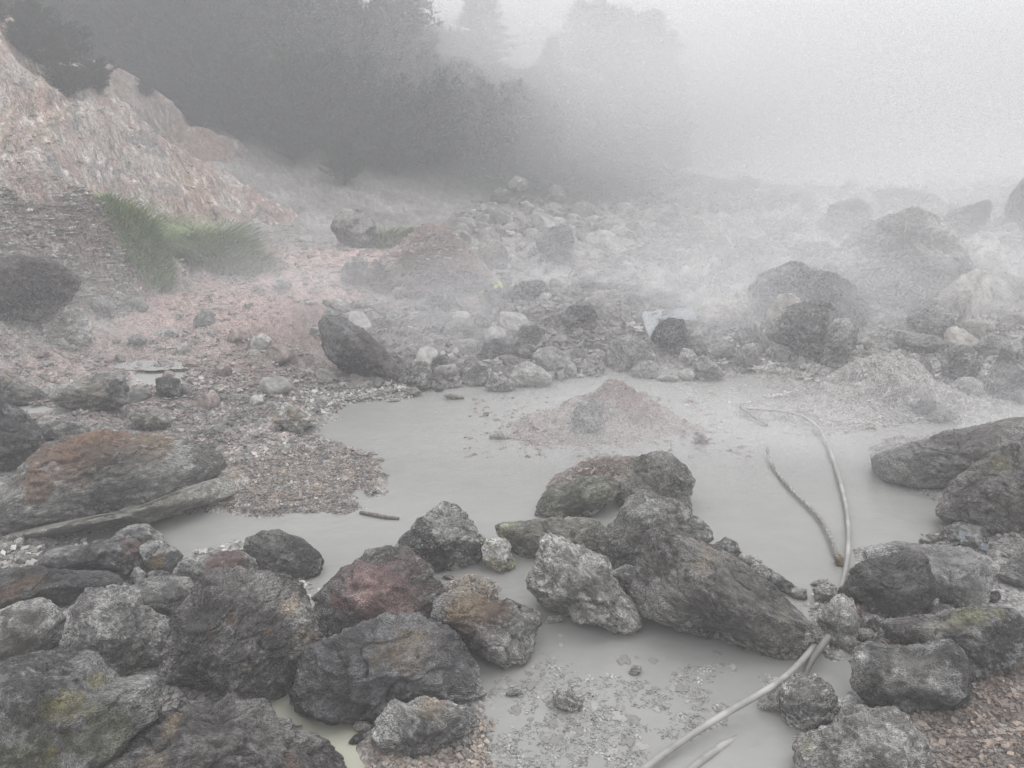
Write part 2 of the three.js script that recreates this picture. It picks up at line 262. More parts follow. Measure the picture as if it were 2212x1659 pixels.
// ------------------------------------------------------------------ boulders
const balls = new Map();
function ball(n) {                              // a cube blown up to a sphere, faces kept apart for their texture
  if (balls.has(n)) return balls.get(n);
  const dir = [], uv = [], idx = [], same = [], seen = new Map(), ax = [[0, 1, 2], [1, 2, 0], [2, 0, 1]];
  for (let f = 0; f < 6; f++) for (let j = 0; j <= n; j++) for (let i = 0; i <= n; i++) {
    const [a, b, c] = ax[f >> 1], s = f & 1 ? 1 : -1, k = [0, 0, 0]; k[a] = s * n; k[b] = 2 * i - n; k[c] = s * (2 * j - n);
    const v = V(...k.map(q => Math.tan(q / n * 0.785398))).normalize(), key = k.join(), at = dir.length / 3;
    if (!seen.has(key)) seen.set(key, at); same.push(seen.get(key)); dir.push(v.x, v.y, v.z); uv.push(i / n, j / n + f * 0.37);
    if (i < n && j < n) { const o = at, r = at + 1, u = at + n + 1, q = u + 1; idx.push(o, r, u, r, q, u); }
  }
  const out = { dir: new Float32Array(dir), uv, idx, same }; balls.set(n, out); return out;
}
function smoothNormals(pos, idx, same) {
  const n = new Float32Array(pos.length);
  for (let t = 0; t < idx.length; t += 3) {
    const a = idx[t] * 3, b = idx[t + 1] * 3, c = idx[t + 2] * 3, ux = pos[b] - pos[a], uy = pos[b + 1] - pos[a + 1], uz = pos[b + 2] - pos[a + 2], vx = pos[c] - pos[a], vy = pos[c + 1] - pos[a + 1], vz = pos[c + 2] - pos[a + 2];
    const x = uy * vz - uz * vy, y = uz * vx - ux * vz, z = ux * vy - uy * vx;
    for (const k of [idx[t], idx[t + 1], idx[t + 2]]) { const o = same[k] * 3; n[o] += x; n[o + 1] += y; n[o + 2] += z; }
  }
  for (let i = 0; i < same.length; i++) { const o = same[i] * 3, l = Math.hypot(n[o], n[o + 1], n[o + 2]) || 1; n[i * 3] = n[o] / l; n[i * 3 + 1] = n[o + 1] / l; n[i * 3 + 2] = n[o + 2] / l; }
  return n;
}
const STYLE = {                                 // colours of the stone itself, and how rough it is
  dark: { base: [.09, .089, .088], light: [.29, .287, .283], dark: [.034, .033, .032], lightAmt: .5, rough: 1 },
  grey: { base: [.195, .192, .187], light: [.44, .436, .42], dark: [.075, .073, .07], lightAmt: .6, rough: 1 },
  pale: { base: [.33, .325, .31], light: [.50, .49, .47], dark: [.19, .185, .175], lightAmt: .6, rough: .9 },
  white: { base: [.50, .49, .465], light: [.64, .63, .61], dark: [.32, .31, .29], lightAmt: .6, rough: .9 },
  brown: { base: [.108, .102, .098], light: [.30, .288, .275], dark: [.042, .039, .037], lightAmt: .5, rough: 1.2 },
  red: { base: [.17, .12, .105], light: [.30, .235, .21], dark: [.08, .06, .055], lightAmt: .5, rough: 1.2 },
  pinkish: { base: [.33, .255, .23], light: [.43, .37, .34], dark: [.17, .135, .12], lightAmt: .6, rough: .9 },
  moss: { base: [.16, .16, .135], light: [.36, .36, .30], dark: [.06, .062, .045], lightAmt: .6, rough: 1 },
};
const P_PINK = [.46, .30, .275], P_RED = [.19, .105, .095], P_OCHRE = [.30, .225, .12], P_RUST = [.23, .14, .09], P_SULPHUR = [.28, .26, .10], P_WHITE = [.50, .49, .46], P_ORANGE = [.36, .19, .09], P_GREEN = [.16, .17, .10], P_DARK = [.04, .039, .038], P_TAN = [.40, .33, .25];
let rockCount = 0;
const rocks = {};
function rock(key, name, label, q, style, pts, o = {}) {
  const seed = ++rockCount, r = rng(seed * 31 + 5), st = { ...STYLE[style], ...(o.st || {}) }, poly = pts.map(([x, y]) => fromNinth(q, x, y));
  let x0 = 1e9, x1 = -1e9, y0 = 1e9, y1 = -1e9, bx = 0, area = 0, cx = 0, cy = 0;
  for (let i = 0; i < poly.length; i++) { const [x, y] = poly[i], [u, v] = poly[(i + 1) % poly.length], k = x * v - u * y; area += k; cx += (x + u) * k; cy += (y + v) * k; x0 = Math.min(x0, x); x1 = Math.max(x1, x); y0 = Math.min(y0, y); if (y > y1) { y1 = y; bx = x; } }
  cx /= 3 * area; cy /= 3 * area;
  const bottom = o.by ?? y1, wpx = x1 - x0, hpx = y1 - y0;
  const foot = o.D ? atDepth(bx, bottom, o.D) : hit(mixf(bx, cx, 0.6), bottom, floorAt), dist0 = foot.distanceTo(EYE);
  const mpp = 2 * TAN / H * dist0 / Math.hypot(1, (bx - W / 2) / (H / 2) * TAN, 0) , w = wpx * mpp, h = hpx * mpp;
  const depth = (o.depth ?? 0.55) * Math.sqrt(w * h) * (o.depth ? 1 : mixf(1, 0.9, r())), f = ray(cx, cy).normalize();
  const centre = EYE.clone().addScaledVector(f, dist0 + depth * (o.back ?? 0.35)), rt = f.clone().cross(V(0, 1, 0)).normalize(), up = rt.clone().cross(f);
  const loc = poly.map(([x, y]) => { const d = ray(x, y), p = EYE.clone().addScaledVector(d, centre.clone().sub(EYE).dot(f) / d.dot(f)).sub(centre); return [p.dot(rt), p.dot(up)]; });
  const toLocal = (x, y) => { const d = ray(x, y), p = EYE.clone().addScaledVector(d, centre.clone().sub(EYE).dot(f) / d.dot(f)).sub(centre); return [p.dot(rt), p.dot(up)]; };
  const N = 180, R = new Float32Array(N);       // outline as a radius per angle
  for (let k = 0; k < N; k++) {
    const a = k / N * 2 * Math.PI, dx = Math.cos(a), dy = Math.sin(a); let best = 0;
    for (let i = 0; i < loc.length; i++) { const [ax, ay] = loc[i], [ux, uy] = loc[(i + 1) % loc.length], ex = ux - ax, ey = uy - ay, det = dx * -ey + dy * ex; if (Math.abs(det) < 1e-12) continue; const t = (ax * -ey + ay * ex) / det, s = (dx * ay - dy * ax) / det; if (t > best && s >= -1e-6 && s <= 1 + 1e-6) best = t; }
    R[k] = (best || Math.min(w, h) * 0.3) * 1.035;
  }
  for (let pass = 0; pass < 2; pass++) { const T = R.slice(); for (let k = 0; k < N; k++) R[k] = 0.25 * T[(k + N - 1) % N] + 0.5 * T[k] + 0.25 * T[(k + 1) % N]; }
  const radius = a => { let k = (a / (2 * Math.PI) * N + N * 2) % N; const i = Math.floor(k); k -= i; return mixf(R[i], R[(i + 1) % N], k); };
  const cuts = [], nc = (o.cuts ?? 7) + 5;              // flat faces broken off the stone
  for (let k = 0; k < nc; k++) { const a = r() * 6.283, t = 0.25 + 0.65 * r(); cuts.push([Math.cos(a) * t, Math.sin(a) * t, -Math.sqrt(1 - t * t), 0.71 + .12 * t + 0.19 * r()]); }
  for (let k = 0; k < 4; k++) { const a = r() * 6.283, t = 0.3 + 0.6 * r(); cuts.push([Math.cos(a) * t, Math.sin(a) * t, Math.sqrt(1 - t * t), 0.75 + 0.2 * r()]); }
  const n = o.n ?? Math.round(Math.min(84, Math.max(10, Math.max(wpx, hpx) / 4))), B = ball(n), count = B.dir.length / 3, pos = new Float32Array(count * 3), col = new Float32Array(count * 3), uv = new Float32Array(count * 2);
  const fq = .65 + .9 * r(), ani = .15 + .75 * r(), tilt = (r() - .5) * 1.6, spk = .25 + .5 * r(), lv0 = (r() - .5) * .1;
  const pw = o.pow ?? 2.5, size = Math.sqrt(w * h), amp = (o.rough ?? st.rough) * size, sx = seed * 13.7, c = [0, 0, 0];
  const spots = (o.spots || []).map(([x, y, rad, colr, k]) => { const [sxp, syp] = fromNinth(q, x, y), [a, b] = toLocal(sxp, syp); return { a, b, r: rad / (q ? 3 : 1) * mpp, c: colr, k: k ?? 0.9 }; });
  const face = Math.max(w, h, depth) * 1.2, waterY = o.wl ?? 0.02, crust = o.crust ?? (foot.y < .05 && EYE.distanceTo(foot) < 9 ? .5 : 0);
  for (let i = 0; i < count; i++) {
    let dx = B.dir[i * 3], dy = B.dir[i * 3 + 1], dz = B.dir[i * 3 + 2] - 0.42; { const l = Math.hypot(dx, dy, dz); dx /= l; dy /= l; dz /= l; }   // more points on the near side
    const s = Math.hypot(dx, dy), k = Math.pow(Math.pow(s, pw) + Math.pow(Math.abs(dz), pw), -1 / pw);
    let nx = dx * k, ny = dy * k, nz = dz * k;
    for (const [a, b, e, lim] of cuts) { const d = nx * a + ny * b + nz * e; if (d > lim) { const g = mixf(1, lim / d, 0.94); nx *= g; ny *= g; nz *= g; } }
    const rad = radius(Math.atan2(dy, dx)); let X = nx * rad, Y = ny * rad, Z = nz * depth;
    const u = X / size + sx, v = Y / size, t = Z / size;
    const La = (X * Math.cos(tilt) + Y * Math.sin(tilt)) * fq, Lb = (-X * Math.sin(tilt) + Y * Math.cos(tilt)) * fq * (1 + ani), Lc = Z * fq * (1 + .5 * ani);
    const low = fbm(u * 1.7, v * 1.7, t * 1.7, 3), mid = fbm(u * 6, v * 6, t * 6, 3), ridge = 1 - 2 * Math.abs(noise(u * 3.1 + 9, v * 3.1, t * 3.1)), m = 1 / size;
    const pit = Math.max(0, noise(X * 20 + sx, Y * 20, Z * 20) - 0.12), wx0 = La + 0.03 * noise(X * 9, Y * 9 + sx, Z * 9), wy0 = Lb + 0.03 * noise(X * 9 + 5, Y * 9, Z * 9 + sx), fine = fbm(X * 34 + sx, Y * 34, Z * 34, 2);
    const fold = Math.abs(noise(wx0 * 8 + sx, wy0 * 9, Lc * 8)), scale = Math.abs(noise(wx0 * 19 + sx, wy0 * 20, Lc * 19)), crack = Math.max(0, 0.06 - Math.abs(noise(wx0 * 4.2 + sx, wy0 * 3.4 + 7, Lc * 4.2))) / 0.06;
    const dd = amp * (0.065 * low + 0.055 * mid + 0.02 * ridge) + (-0.022 * pit + 0.010 * fine + 0.020 * (fold - 0.25) + 0.012 * (scale - 0.25) - 0.014 * crack) * Math.min(1, size * 2) * Math.sqrt(st.pit ?? 1);
    const ln = Math.hypot(X, Y, Z) || 1; X += X / ln * dd; Y += Y / ln * dd; Z += Z / ln * dd;
    const wx = centre.x + rt.x * X + up.x * Y + f.x * Z, wy = centre.y + rt.y * X + up.y * Y + f.y * Z, wz = centre.z + rt.z * X + up.z * Y + f.z * Z;
    pos[i * 3] = wx - foot.x; pos[i * 3 + 1] = wy - foot.y; pos[i * 3 + 2] = wz - foot.z; uv[i * 2] = B.uv[i * 2] * face / 0.35; uv[i * 2 + 1] = B.uv[i * 2 + 1] * face / 0.35;
    const A = fbm(u * 2.2 + 40, v * 2.2, t * 2.2, 4), F = fbm(La * 50 + sx, Lb * 42, Lc * 50, 2), E = fbm(La * 18 + sx, Lb * 15 + 3, Lc * 18, 3), G = fbm(X * 7 + sx, Y * 7 + 3, Z * 7, 3);
    c[0] = st.base[0]; c[1] = st.base[1]; c[2] = st.base[2];
    blend(c, st.light, (st.lightAmt + .15) * sstep(0.0, 0.14, A * 0.9 + 0.35 * E + 0.4 * G + lv0));  blend(c, st.dark, 0.55 * sstep(0.05, 0.28, -A * 0.7 + 0.7 * G)); blend(c, st.light, spk * sstep(0.05, 0.2, F + 0.5 * G + 0.4 * A)); blend(c, st.dark, 0.45 * sstep(0.14, 0.28, -F + 0.3 * E));
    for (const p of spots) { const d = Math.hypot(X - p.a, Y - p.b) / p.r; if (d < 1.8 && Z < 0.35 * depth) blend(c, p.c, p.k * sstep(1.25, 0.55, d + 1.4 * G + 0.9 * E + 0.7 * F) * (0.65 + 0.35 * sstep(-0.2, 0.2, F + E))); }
    if (crust) { const e = wy - waterY - 0.03 - 0.14 * G - .05 * E; if (e < 0) blend(c, o.crustColour || [.40, .395, .355], crust * sstep(0.0, 0.12, E + F + 0.1)); }
    const kk = 1 + 0.75 * E + 0.35 * F; col[i * 3] = Math.max(.015, c[0] * kk) * lit; col[i * 3 + 1] = Math.max(.015, c[1] * kk) * lit; col[i * 3 + 2] = Math.max(.015, c[2] * kk) * lit;
  }
  // local axes (right, up, away) are left handed: turn the faces
  const idx = B.idx.slice(), g = new THREE.BufferGeometry();
  let vol = 0; for (let t = 0; t < 3; t++) { const [a, b, d] = [idx[t * 3], idx[t * 3 + 1], idx[t * 3 + 2]]; const p = k => V(B.dir[k * 3], B.dir[k * 3 + 1], B.dir[k * 3 + 2]); vol += p(b).sub(p(a)).cross(p(d).sub(p(a))).dot(p(a)); }
  if (vol * (rt.clone().cross(up).dot(f)) < 0) for (let t = 0; t < idx.length; t += 3) { const a = idx[t]; idx[t] = idx[t + 1]; idx[t + 1] = a; }
  g.setAttribute('position', new THREE.BufferAttribute(pos, 3)); g.setAttribute('normal', new THREE.BufferAttribute(smoothNormals(pos, idx, B.same), 3)); g.setAttribute('color', new THREE.BufferAttribute(col, 3)); g.setAttribute('uv', new THREE.BufferAttribute(uv, 2)); g.setIndex(idx);
  const out = mesh(name, g, rockMat); out.position.copy(foot);
  tag(out, label, o.cat ?? (name.includes('boulder') ? 'boulder' : name.includes('slab') ? 'rock slab' : name.includes('mound') ? 'gravel mound' : name.includes('stone') ? 'stone' : 'rock'), o.group);
  rocks[key] = { o: out, centre, foot, depth, mpp, size };
  return out;
}

// ------------------------------------------------------------------ the boulders of the photograph, nearest first
// front left
rock('mossy', 'boulder', 'huge dark wet boulder with yellow-green streaks filling the bottom left corner', 'BL', 'dark', [[-160, 1040], [0, 1010], [200, 960], [420, 935], [600, 925], [645, 1010], [740, 1090], [880, 1068], [980, 1090], [1010, 1170], [990, 1290], [920, 1390], [820, 1450], [740, 1540], [650, 1640], [500, 1900], [-160, 1900]],
  { by: 1790, n: 84, depth: .62, cuts: 9, spots: [[780, 1230, 190, [.24, .24, .225], .8], [590, 1110, 60, P_SULPHUR, .7], [440, 1270, 110, P_SULPHUR, .7], [320, 1550, 40, P_SULPHUR, .9], [700, 1420, 180, P_GREEN, .7], [120, 1600, 190, P_GREEN, .5], [860, 1120, 90, [.25, .25, .24], .7]] });
rock('frontBrown', 'boulder', 'rough brown boulder with ochre streaks cut off by the bottom edge', 'BL', 'brown', [[430, 1840], [600, 1660], [720, 1560], [850, 1465], [980, 1350], [1080, 1300], [1200, 1275], [1400, 1290], [1530, 1258], [1640, 1290], [1710, 1345], [1830, 1390], [2000, 1450], [2090, 1490], [2150, 1570], [2200, 1690], [2230, 1840]],
  { by: 1740, n: 84, depth: .6, st: { rough: 1.7, pit: 1.8 }, spots: [[1120, 1420, 60, P_TAN, .7], [1150, 1350, 50, P_OCHRE, .6], [1000, 1640, 90, P_TAN, .45], [1850, 1620, 60, P_RUST, .5], [1350, 1330, 150, [.2, .19, .18], .5]] });
rock('bigDark', 'boulder', 'biggest rounded dark grey boulder with rusty flecks and a tan top corner', 'BL', 'brown', [[1050, 1050], [1085, 900], [1150, 740], [1255, 570], [1300, 470], [1400, 400], [1560, 383], [1750, 440], [1900, 510], [2000, 600], [2022, 750], [2032, 870], [1990, 1000], [1910, 1170], [1810, 1250], [1680, 1252], [1520, 1185], [1380, 1135], [1190, 1110], [1080, 1090]],
  { n: 84, cuts: 10, depth: .62, crust: .5, spots: [[1880, 620, 80, P_TAN, .85], [1500, 700, 34, P_RUST, .7], [1370, 780, 24, P_RUST, .65], [1720, 775, 20, P_RUST, .7], [1600, 1010, 20, P_OCHRE, .7], [1950, 800, 70, P_OCHRE, .4], [1660, 1190, 150, [.24, .235, .22], .6], [1560, 450, 160, [.2, .19, .18], .5], [1350, 700, 130, P_DARK, .4]] });
rock('whitish', 'boulder', 'grey boulder with whitened top between the dark slab and the biggest boulder', 'BL', 'grey', [[410, 860], [450, 740], [465, 660], [480, 600], [560, 520], [700, 505], [840, 488], [912, 520], [905, 600], [1000, 655], [1090, 700], [1135, 760], [1105, 850], [1085, 930], [1000, 1010], [880, 1085], [760, 1085], [640, 1005], [500, 935], [415, 920]],
  { n: 70, cuts: 9, spots: [[650, 610, 80, [.5, .49, .47], .8], [880, 570, 70, [.42, .41, .39], .7], [1020, 700, 90, P_WHITE, .55], [850, 770, 220, [.28, .275, .26], .6], [800, 1000, 140, [.09, .09, .07], .7], [560, 570, 90, [.13, .125, .12], .7]] });
rock('leftGrey', 'boulder', 'grey boulder at the left edge above the mossy dark one', 'BL', 'grey', [[-120, 700], [0, 640], [150, 592], [280, 580], [370, 620], [412, 690], [402, 760], [365, 850], [280, 912], [100, 945], [-120, 990]],
  { n: 60, spots: [[100, 830, 160, [.2, .2, .15], .6], [330, 840, 60, P_DARK, .7], [200, 640, 120, [.27, .265, .25], .6]] });
rock('longSlab', 'rock_slab', 'long flat dark slab with orange stain at the left edge', 'BL', 'dark', [[-100, 470], [0, 415], [60, 375], [230, 358], [330, 375], [560, 385], [680, 388], [790, 455], [760, 490], [620, 505], [500, 530], [430, 610], [330, 600], [250, 590], [100, 620], [-100, 660]],
  { n: 56, depth: .5, st: { light: [.17, .165, .165] }, spots: [[100, 500, 90, P_RUST, .65], [220, 470, 60, P_OCHRE, .4], [560, 430, 160, [.14, .135, .14], .7], [400, 530, 90, [.2, .195, .19], .5]] });
rock('angular', 'rock', 'small angular grey rock with white edges wedged above the whitened boulder', 'BL', 'grey', [[868, 492], [925, 440], [1010, 430], [1130, 430], [1222, 430], [1272, 510], [1240, 600], [1180, 695], [1110, 690], [1000, 645], [905, 600]], { n: 40, pow: 3.2, spots: [[1210, 480, 40, P_WHITE, .7], [1000, 600, 60, P_WHITE, .6], [1140, 660, 40, P_WHITE, .7]] });
rock('pinkTopped', 'boulder', 'low boulder with dull red top behind the biggest boulder', 'BL', 'grey', [[1128, 385], [1200, 300], [1350, 265], [1550, 258], [1660, 290], [1730, 340], [1745, 430], [1640, 450], [1450, 480], [1350, 510], [1280, 500], [1190, 445]], { n: 48, spots: [[1480, 310, 150, P_RED, .75], [1400, 350, 90, P_RED, .5], [1250, 380, 80, [.3, .29, .28], .5]] });
rock('roundDark', 'boulder', 'rounded dark boulder at the water behind the red-topped one', 'BL', 'dark', [[1588, 230], [1610, 175], [1700, 138], [1820, 140], [1950, 188], [2050, 250], [2082, 320], [2072, 390], [1995, 440], [1900, 440], [1780, 420], [1700, 390], [1630, 310]], { n: 52, crust: .5, st: { light: [.24, .235, .22] }, spots: [[1720, 170, 110, [.27, .265, .25], .5]] });
rock('smallPale', 'stone', 'small pale stone leaning on the rounded dark boulder', 'BL', 'pale', [[1738, 420], [1760, 370], [1850, 343], [1930, 390], [1968, 442], [1890, 465], [1800, 452]], { n: 26, by: 1258 });
rock('darkRed', 'boulder', 'long dark boulder with a reddish right shoulder left of the rounded grey stone', 'BL', 'dark', [[258, 350], [288, 255], [420, 213], [530, 222], [620, 190], [780, 173], [872, 185], [932, 280], [945, 370], [890, 440], [780, 425], [620, 395], [450, 390], [300, 378]], { n: 52, spots: [[850, 220, 70, P_RED, .65], [440, 310, 60, [.26, .25, .245], .6], [600, 290, 150, P_DARK, .4]] });
rock('roundGrey', 'stone', 'rounded light grey stone with an ochre foot beside the long dark boulder', 'BL', 'grey', [[900, 240], [970, 190], [1050, 188], [1130, 230], [1176, 282], [1150, 345], [1085, 405], [1000, 400], [940, 330]], { n: 36, spots: [[990, 330, 50, P_OCHRE, 1], [975, 370, 40, P_TAN, .8]] });
rock('crustEdge', 'rock', 'brownish rock with a white crusted corner behind the long dark boulder', 'BL', 'grey', [[700, 190], [780, 120], [870, 82], [950, 88], [1050, 148], [1045, 188], [960, 215], [880, 245], [780, 235]], { n: 32, by: 1190, spots: [[1030, 165, 45, P_WHITE, .9], [940, 210, 40, P_WHITE, .7]] });
rock('tinyA', 'stone', 'upright pale stone in the gap before the rounded grey stone', 'BL', 'pale', [[848, 420], [868, 365], [900, 355], [942, 400], [938, 445], [890, 470], [855, 440]], { n: 18 });
rock('tinyB', 'stone', 'grey angular stone below the ochre foot of the rounded stone', 'BL', 'grey', [[942, 410], [980, 380], [1060, 375], [1100, 395], [1080, 430], [1000, 440], [945, 440]], { n: 18 });
rock('whiteFlat', 'stone', 'flat white stone on the pale gravel at the left shore', 'BL', 'white', [[155, 205], [190, 168], [280, 160], [372, 180], [378, 215], [290, 240], [180, 238]], { n: 26, pow: 3 });
rock('whiteSmallA', 'stone', 'small white stone leftmost beside the flat white stone', 'BL', 'white', [[90, 190], [120, 165], [160, 170], [170, 215], [130, 235], [95, 225]], { n: 14 });
rock('whiteSmallB', 'stone', 'white stone in front of the flat white stone', 'BL', 'white', [[245, 285], [270, 255], [350, 232], [385, 250], [330, 290], [270, 310]], { n: 16 });
rock('whiteSmallC', 'stone', 'low cream stone at the left frame edge on pale gravel', 'BL', 'white', [[-20, 225], [20, 200], [70, 205], [85, 250], [30, 270], [-20, 260]], { n: 14 });
rock('whiteSmallD', 'stone', 'broad cream stone between pale gravel and the long flat slab', 'BL', 'pale', [[100, 300], [150, 270], [240, 275], [255, 310], [190, 335], [120, 330]], { n: 16 });
// front middle
rock('pink', 'boulder', 'rounded boulder with a broad pink face left of the front pool', null, 'brown', [[678, 1335], [688, 1287], [712, 1258], [737, 1235], [790, 1205], [830, 1192], [880, 1197], [920, 1225], [945, 1263], [950, 1300], [935, 1338], [905, 1365], [820, 1375], [760, 1380], [705, 1382], [682, 1358]],
  { n: 76, cuts: 7, by: 1372, spots: [[800, 1285, 65, P_PINK, .85], [860, 1290, 55, [.31, .2, .19], .75], [825, 1330, 25, [.40, .26, .2], .9], [735, 1305, 16, [.27, .13, .12], .9], [880, 1240, 60, [.2, .15, .145], .5], [750, 1340, 40, [.12, .115, .12], .7], [760, 1250, 40, [.26, .2, .195], .5]] });
rock('frontCentre', 'boulder', 'broad dark boulder with ochre band in front of the pink-faced one', null, 'dark', [[638, 1502], [655, 1450], [675, 1402], [740, 1365], [800, 1345], [860, 1334], [900, 1335], [960, 1358], [1000, 1400], [1025, 1450], [1042, 1490], [1036, 1502], [980, 1514], [900, 1512], [840, 1537], [770, 1557], [718, 1562], [660, 1535]],
  { n: 84, cuts: 8, depth: .52, crust: .35, wl: .03, st: { light: [.27, .265, .265], lightAmt: .65, pit: 1.5 }, spots: [[880, 1398, 45, P_OCHRE, .75], [820, 1412, 30, P_OCHRE, .6], [900, 1380, 25, P_OCHRE, .5], [910, 1420, 40, [.38, .37, .35], .6], [770, 1370, 45, P_DARK, .4], [960, 1380, 50, P_DARK, .4], [840, 1450, 140, [.2, .195, .2], .5]] });
rock('ochreRock', 'boulder', 'angular brown boulder with a pale right face at the front pool', null, 'brown', [[932, 1340], [945, 1305], [970, 1284], [1020, 1283], [1055, 1300], [1095, 1304], [1138, 1315], [1162, 1336], [1152, 1372], [1150, 1400], [1138, 1434], [1092, 1442], [1058, 1428], [1018, 1397], [995, 1372], [965, 1350]],
  { n: 66, pow: 3, spots: [[1020, 1345, 50, [.27, .2, .14], .7], [1080, 1320, 40, P_RUST, .4], [1120, 1380, 50, [.38, .375, .36], .75], [1080, 1400, 40, [.3, .295, .28], .6], [1000, 1300, 40, P_OCHRE, .45], [1020, 1390, 30, P_DARK, .6]] });
rock('underFront', 'rock', 'craggy grey rock under the overhang of the broad dark boulder', null, 'grey', [[812, 1582], [825, 1540], [858, 1512], [880, 1526], [925, 1519], [985, 1521], [1022, 1538], [1016, 1572], [995, 1588], [970, 1606], [925, 1620], [878, 1636], [838, 1628], [813, 1604]], { n: 60, rough: 1.7, back: .2, st: { pit: 1.8 }, spots: [[930, 1528, 30, P_OCHRE, .5], [860, 1540, 30, P_WHITE, .4]] });
rock('whitePebble', 'stone', 'rounded light grey stone on brown pebbles in front', null, 'pale', [[983, 1598], [996, 1586], [1014, 1590], [1017, 1606], [1003, 1621], [988, 1613]], { n: 22 });
rock('darkChip', 'stone', 'small dark brown chip in the cream puddle', null, 'brown', [[752, 1605], [762, 1590], [780, 1582], [790, 1592], [782, 1605], [760, 1610]], { n: 18 });
rock('paleChip', 'stone', 'flat pale stone sunk in the cream puddle below the overhang', null, 'white', [[762, 1570], [770, 1558], [795, 1560], [805, 1568], [790, 1582], [770, 1580]], { n: 16, depth: .5 });
rock('backDark', 'boulder', 'dark peaked boulder standing in the water left of the flat slab', 'BM', 'grey', [[345, 255], [400, 170], [470, 90], [560, 20], [640, -38], [740, -30], [800, 10], [860, 90], [918, 190], [905, 270], [845, 340], [740, 380], [600, 365], [520, 310], [420, 280]],
  { n: 64, cuts: 9, crust: .5, st: { base: [.12, .118, .112], dark: [.05, .049, .046] }, spots: [[760, 60, 110, [.28, .275, .26], .5], [640, 300, 110, P_DARK, .6], [450, 200, 80, P_DARK, .4]] });
rock('cream', 'stone', 'knobbly cream stone with yellowish crust between peaked boulder and slab', 'BM', 'white', [[918, 240], [950, 190], [1000, 175], [1060, 180], [1102, 220], [1085, 265], [1122, 312], [1122, 375], [1040, 395], [965, 370], [925, 320]], { n: 38, rough: 1.6, st: { pit: 1.6, base: [.36, .35, .29] }, crust: .8, crustColour: [.45, .43, .28] });
rock('flatSlab', 'rock_slab', 'flat greenish grey slab lying level in the water', 'BM', 'moss', [[1008, 85], [1090, 68], [1270, 53], [1500, 43], [1650, 43], [1692, 100], [1665, 195], [1640, 250], [1560, 258], [1450, 225], [1300, 250], [1270, 300], [1180, 310], [1110, 240], [1060, 190], [1022, 140]],
  { n: 60, pow: 3.4, depth: .5, crust: .6, spots: [[1400, 110, 230, [.36, .35, .31], .7], [1090, 110, 60, [.32, .33, .22], .6], [1200, 230, 90, [.2, .195, .18], .6]] });
rock('pitted', 'boulder', 'light grey pitted boulder with dark holes sloping into the front pool', 'BM', 'pale', [[1236, 440], [1290, 290], [1350, 190], [1440, 188], [1570, 240], [1690, 320], [1760, 440], [1870, 570], [1932, 650], [1932, 745], [1840, 792], [1740, 760], [1650, 728], [1520, 700], [1450, 650], [1340, 580], [1245, 510]],
  { n: 72, cuts: 6, rough: 1.4, crust: .6, st: { base: [.27, .265, .245], pit: 2.2 }, spots: [[1610, 505, 40, P_DARK, .8], [1635, 560, 22, P_DARK, .9], [1520, 500, 40, [.1, .1, .095], .7], [1790, 700, 60, [.12, .12, .11], .6], [1810, 660, 36, [.42, .41, .38], .7], [1700, 640, 60, [.15, .145, .135], .5]] });
rock('behindPitted', 'rock', 'grey rock wedged between the pitted boulder and the great dark slab', 'BM', 'grey', [[1730, 395], [1850, 345], [1960, 370], [1990, 480], [1950, 580], [1880, 590], [1810, 510]], { n: 36, by: 1300 });
rock('backLarge', 'boulder', 'pale-topped grey boulder behind the pitted one, peaked at its back', null, 'grey', [[1298, 1150], [1330, 1120], [1355, 1085], [1385, 1063], [1440, 1078], [1490, 1104], [1530, 1138], [1537, 1166], [1505, 1180], [1470, 1200], [1420, 1230], [1385, 1240], [1335, 1232], [1308, 1195]],
  { n: 62, crust: .5, st: { base: [.2, .195, .18] }, spots: [[1360, 1110, 40, [.36, .355, .33], .8], [1340, 1150, 35, [.34, .335, .3], .6], [1440, 1110, 40, P_DARK, .3], [1500, 1145, 30, [.1, .1, .095], .7], [1400, 1190, 40, [.2, .18, .15], .6]] });
rock('mossRock', 'boulder', 'greenish boulder with pale streaked top, left of two by the gravel patch', null, 'moss', [[1157, 1112], [1165, 1085], [1182, 1062], [1212, 1045], [1262, 1032], [1312, 1030], [1332, 1046], [1326, 1074], [1296, 1098], [1270, 1118], [1215, 1122], [1172, 1122]], { n: 56, crust: .5, spots: [[1220, 1055, 35, [.4, .4, .36], .6], [1300, 1055, 25, [.33, .34, .26], .6], [1240, 1090, 50, [.11, .11, .08], .6]] });
rock('topBoulder', 'boulder', 'smooth grey-green boulder topmost of the group in the water', null, 'moss', [[1330, 1040], [1354, 1010], [1390, 986], [1427, 977], [1455, 990], [1480, 1012], [1497, 1040], [1484, 1075], [1490, 1100], [1440, 1120], [1385, 1120], [1350, 1112], [1335, 1080]], { n: 58, by: 1108, crust: .4, st: { base: [.17, .168, .15], light: [.27, .265, .24] }, spots: [[1345, 1030, 18, P_TAN, .5], [1380, 1075, 30, [.34, .34, .24], .4], [1460, 1020, 30, [.12, .12, .11], .5]] });
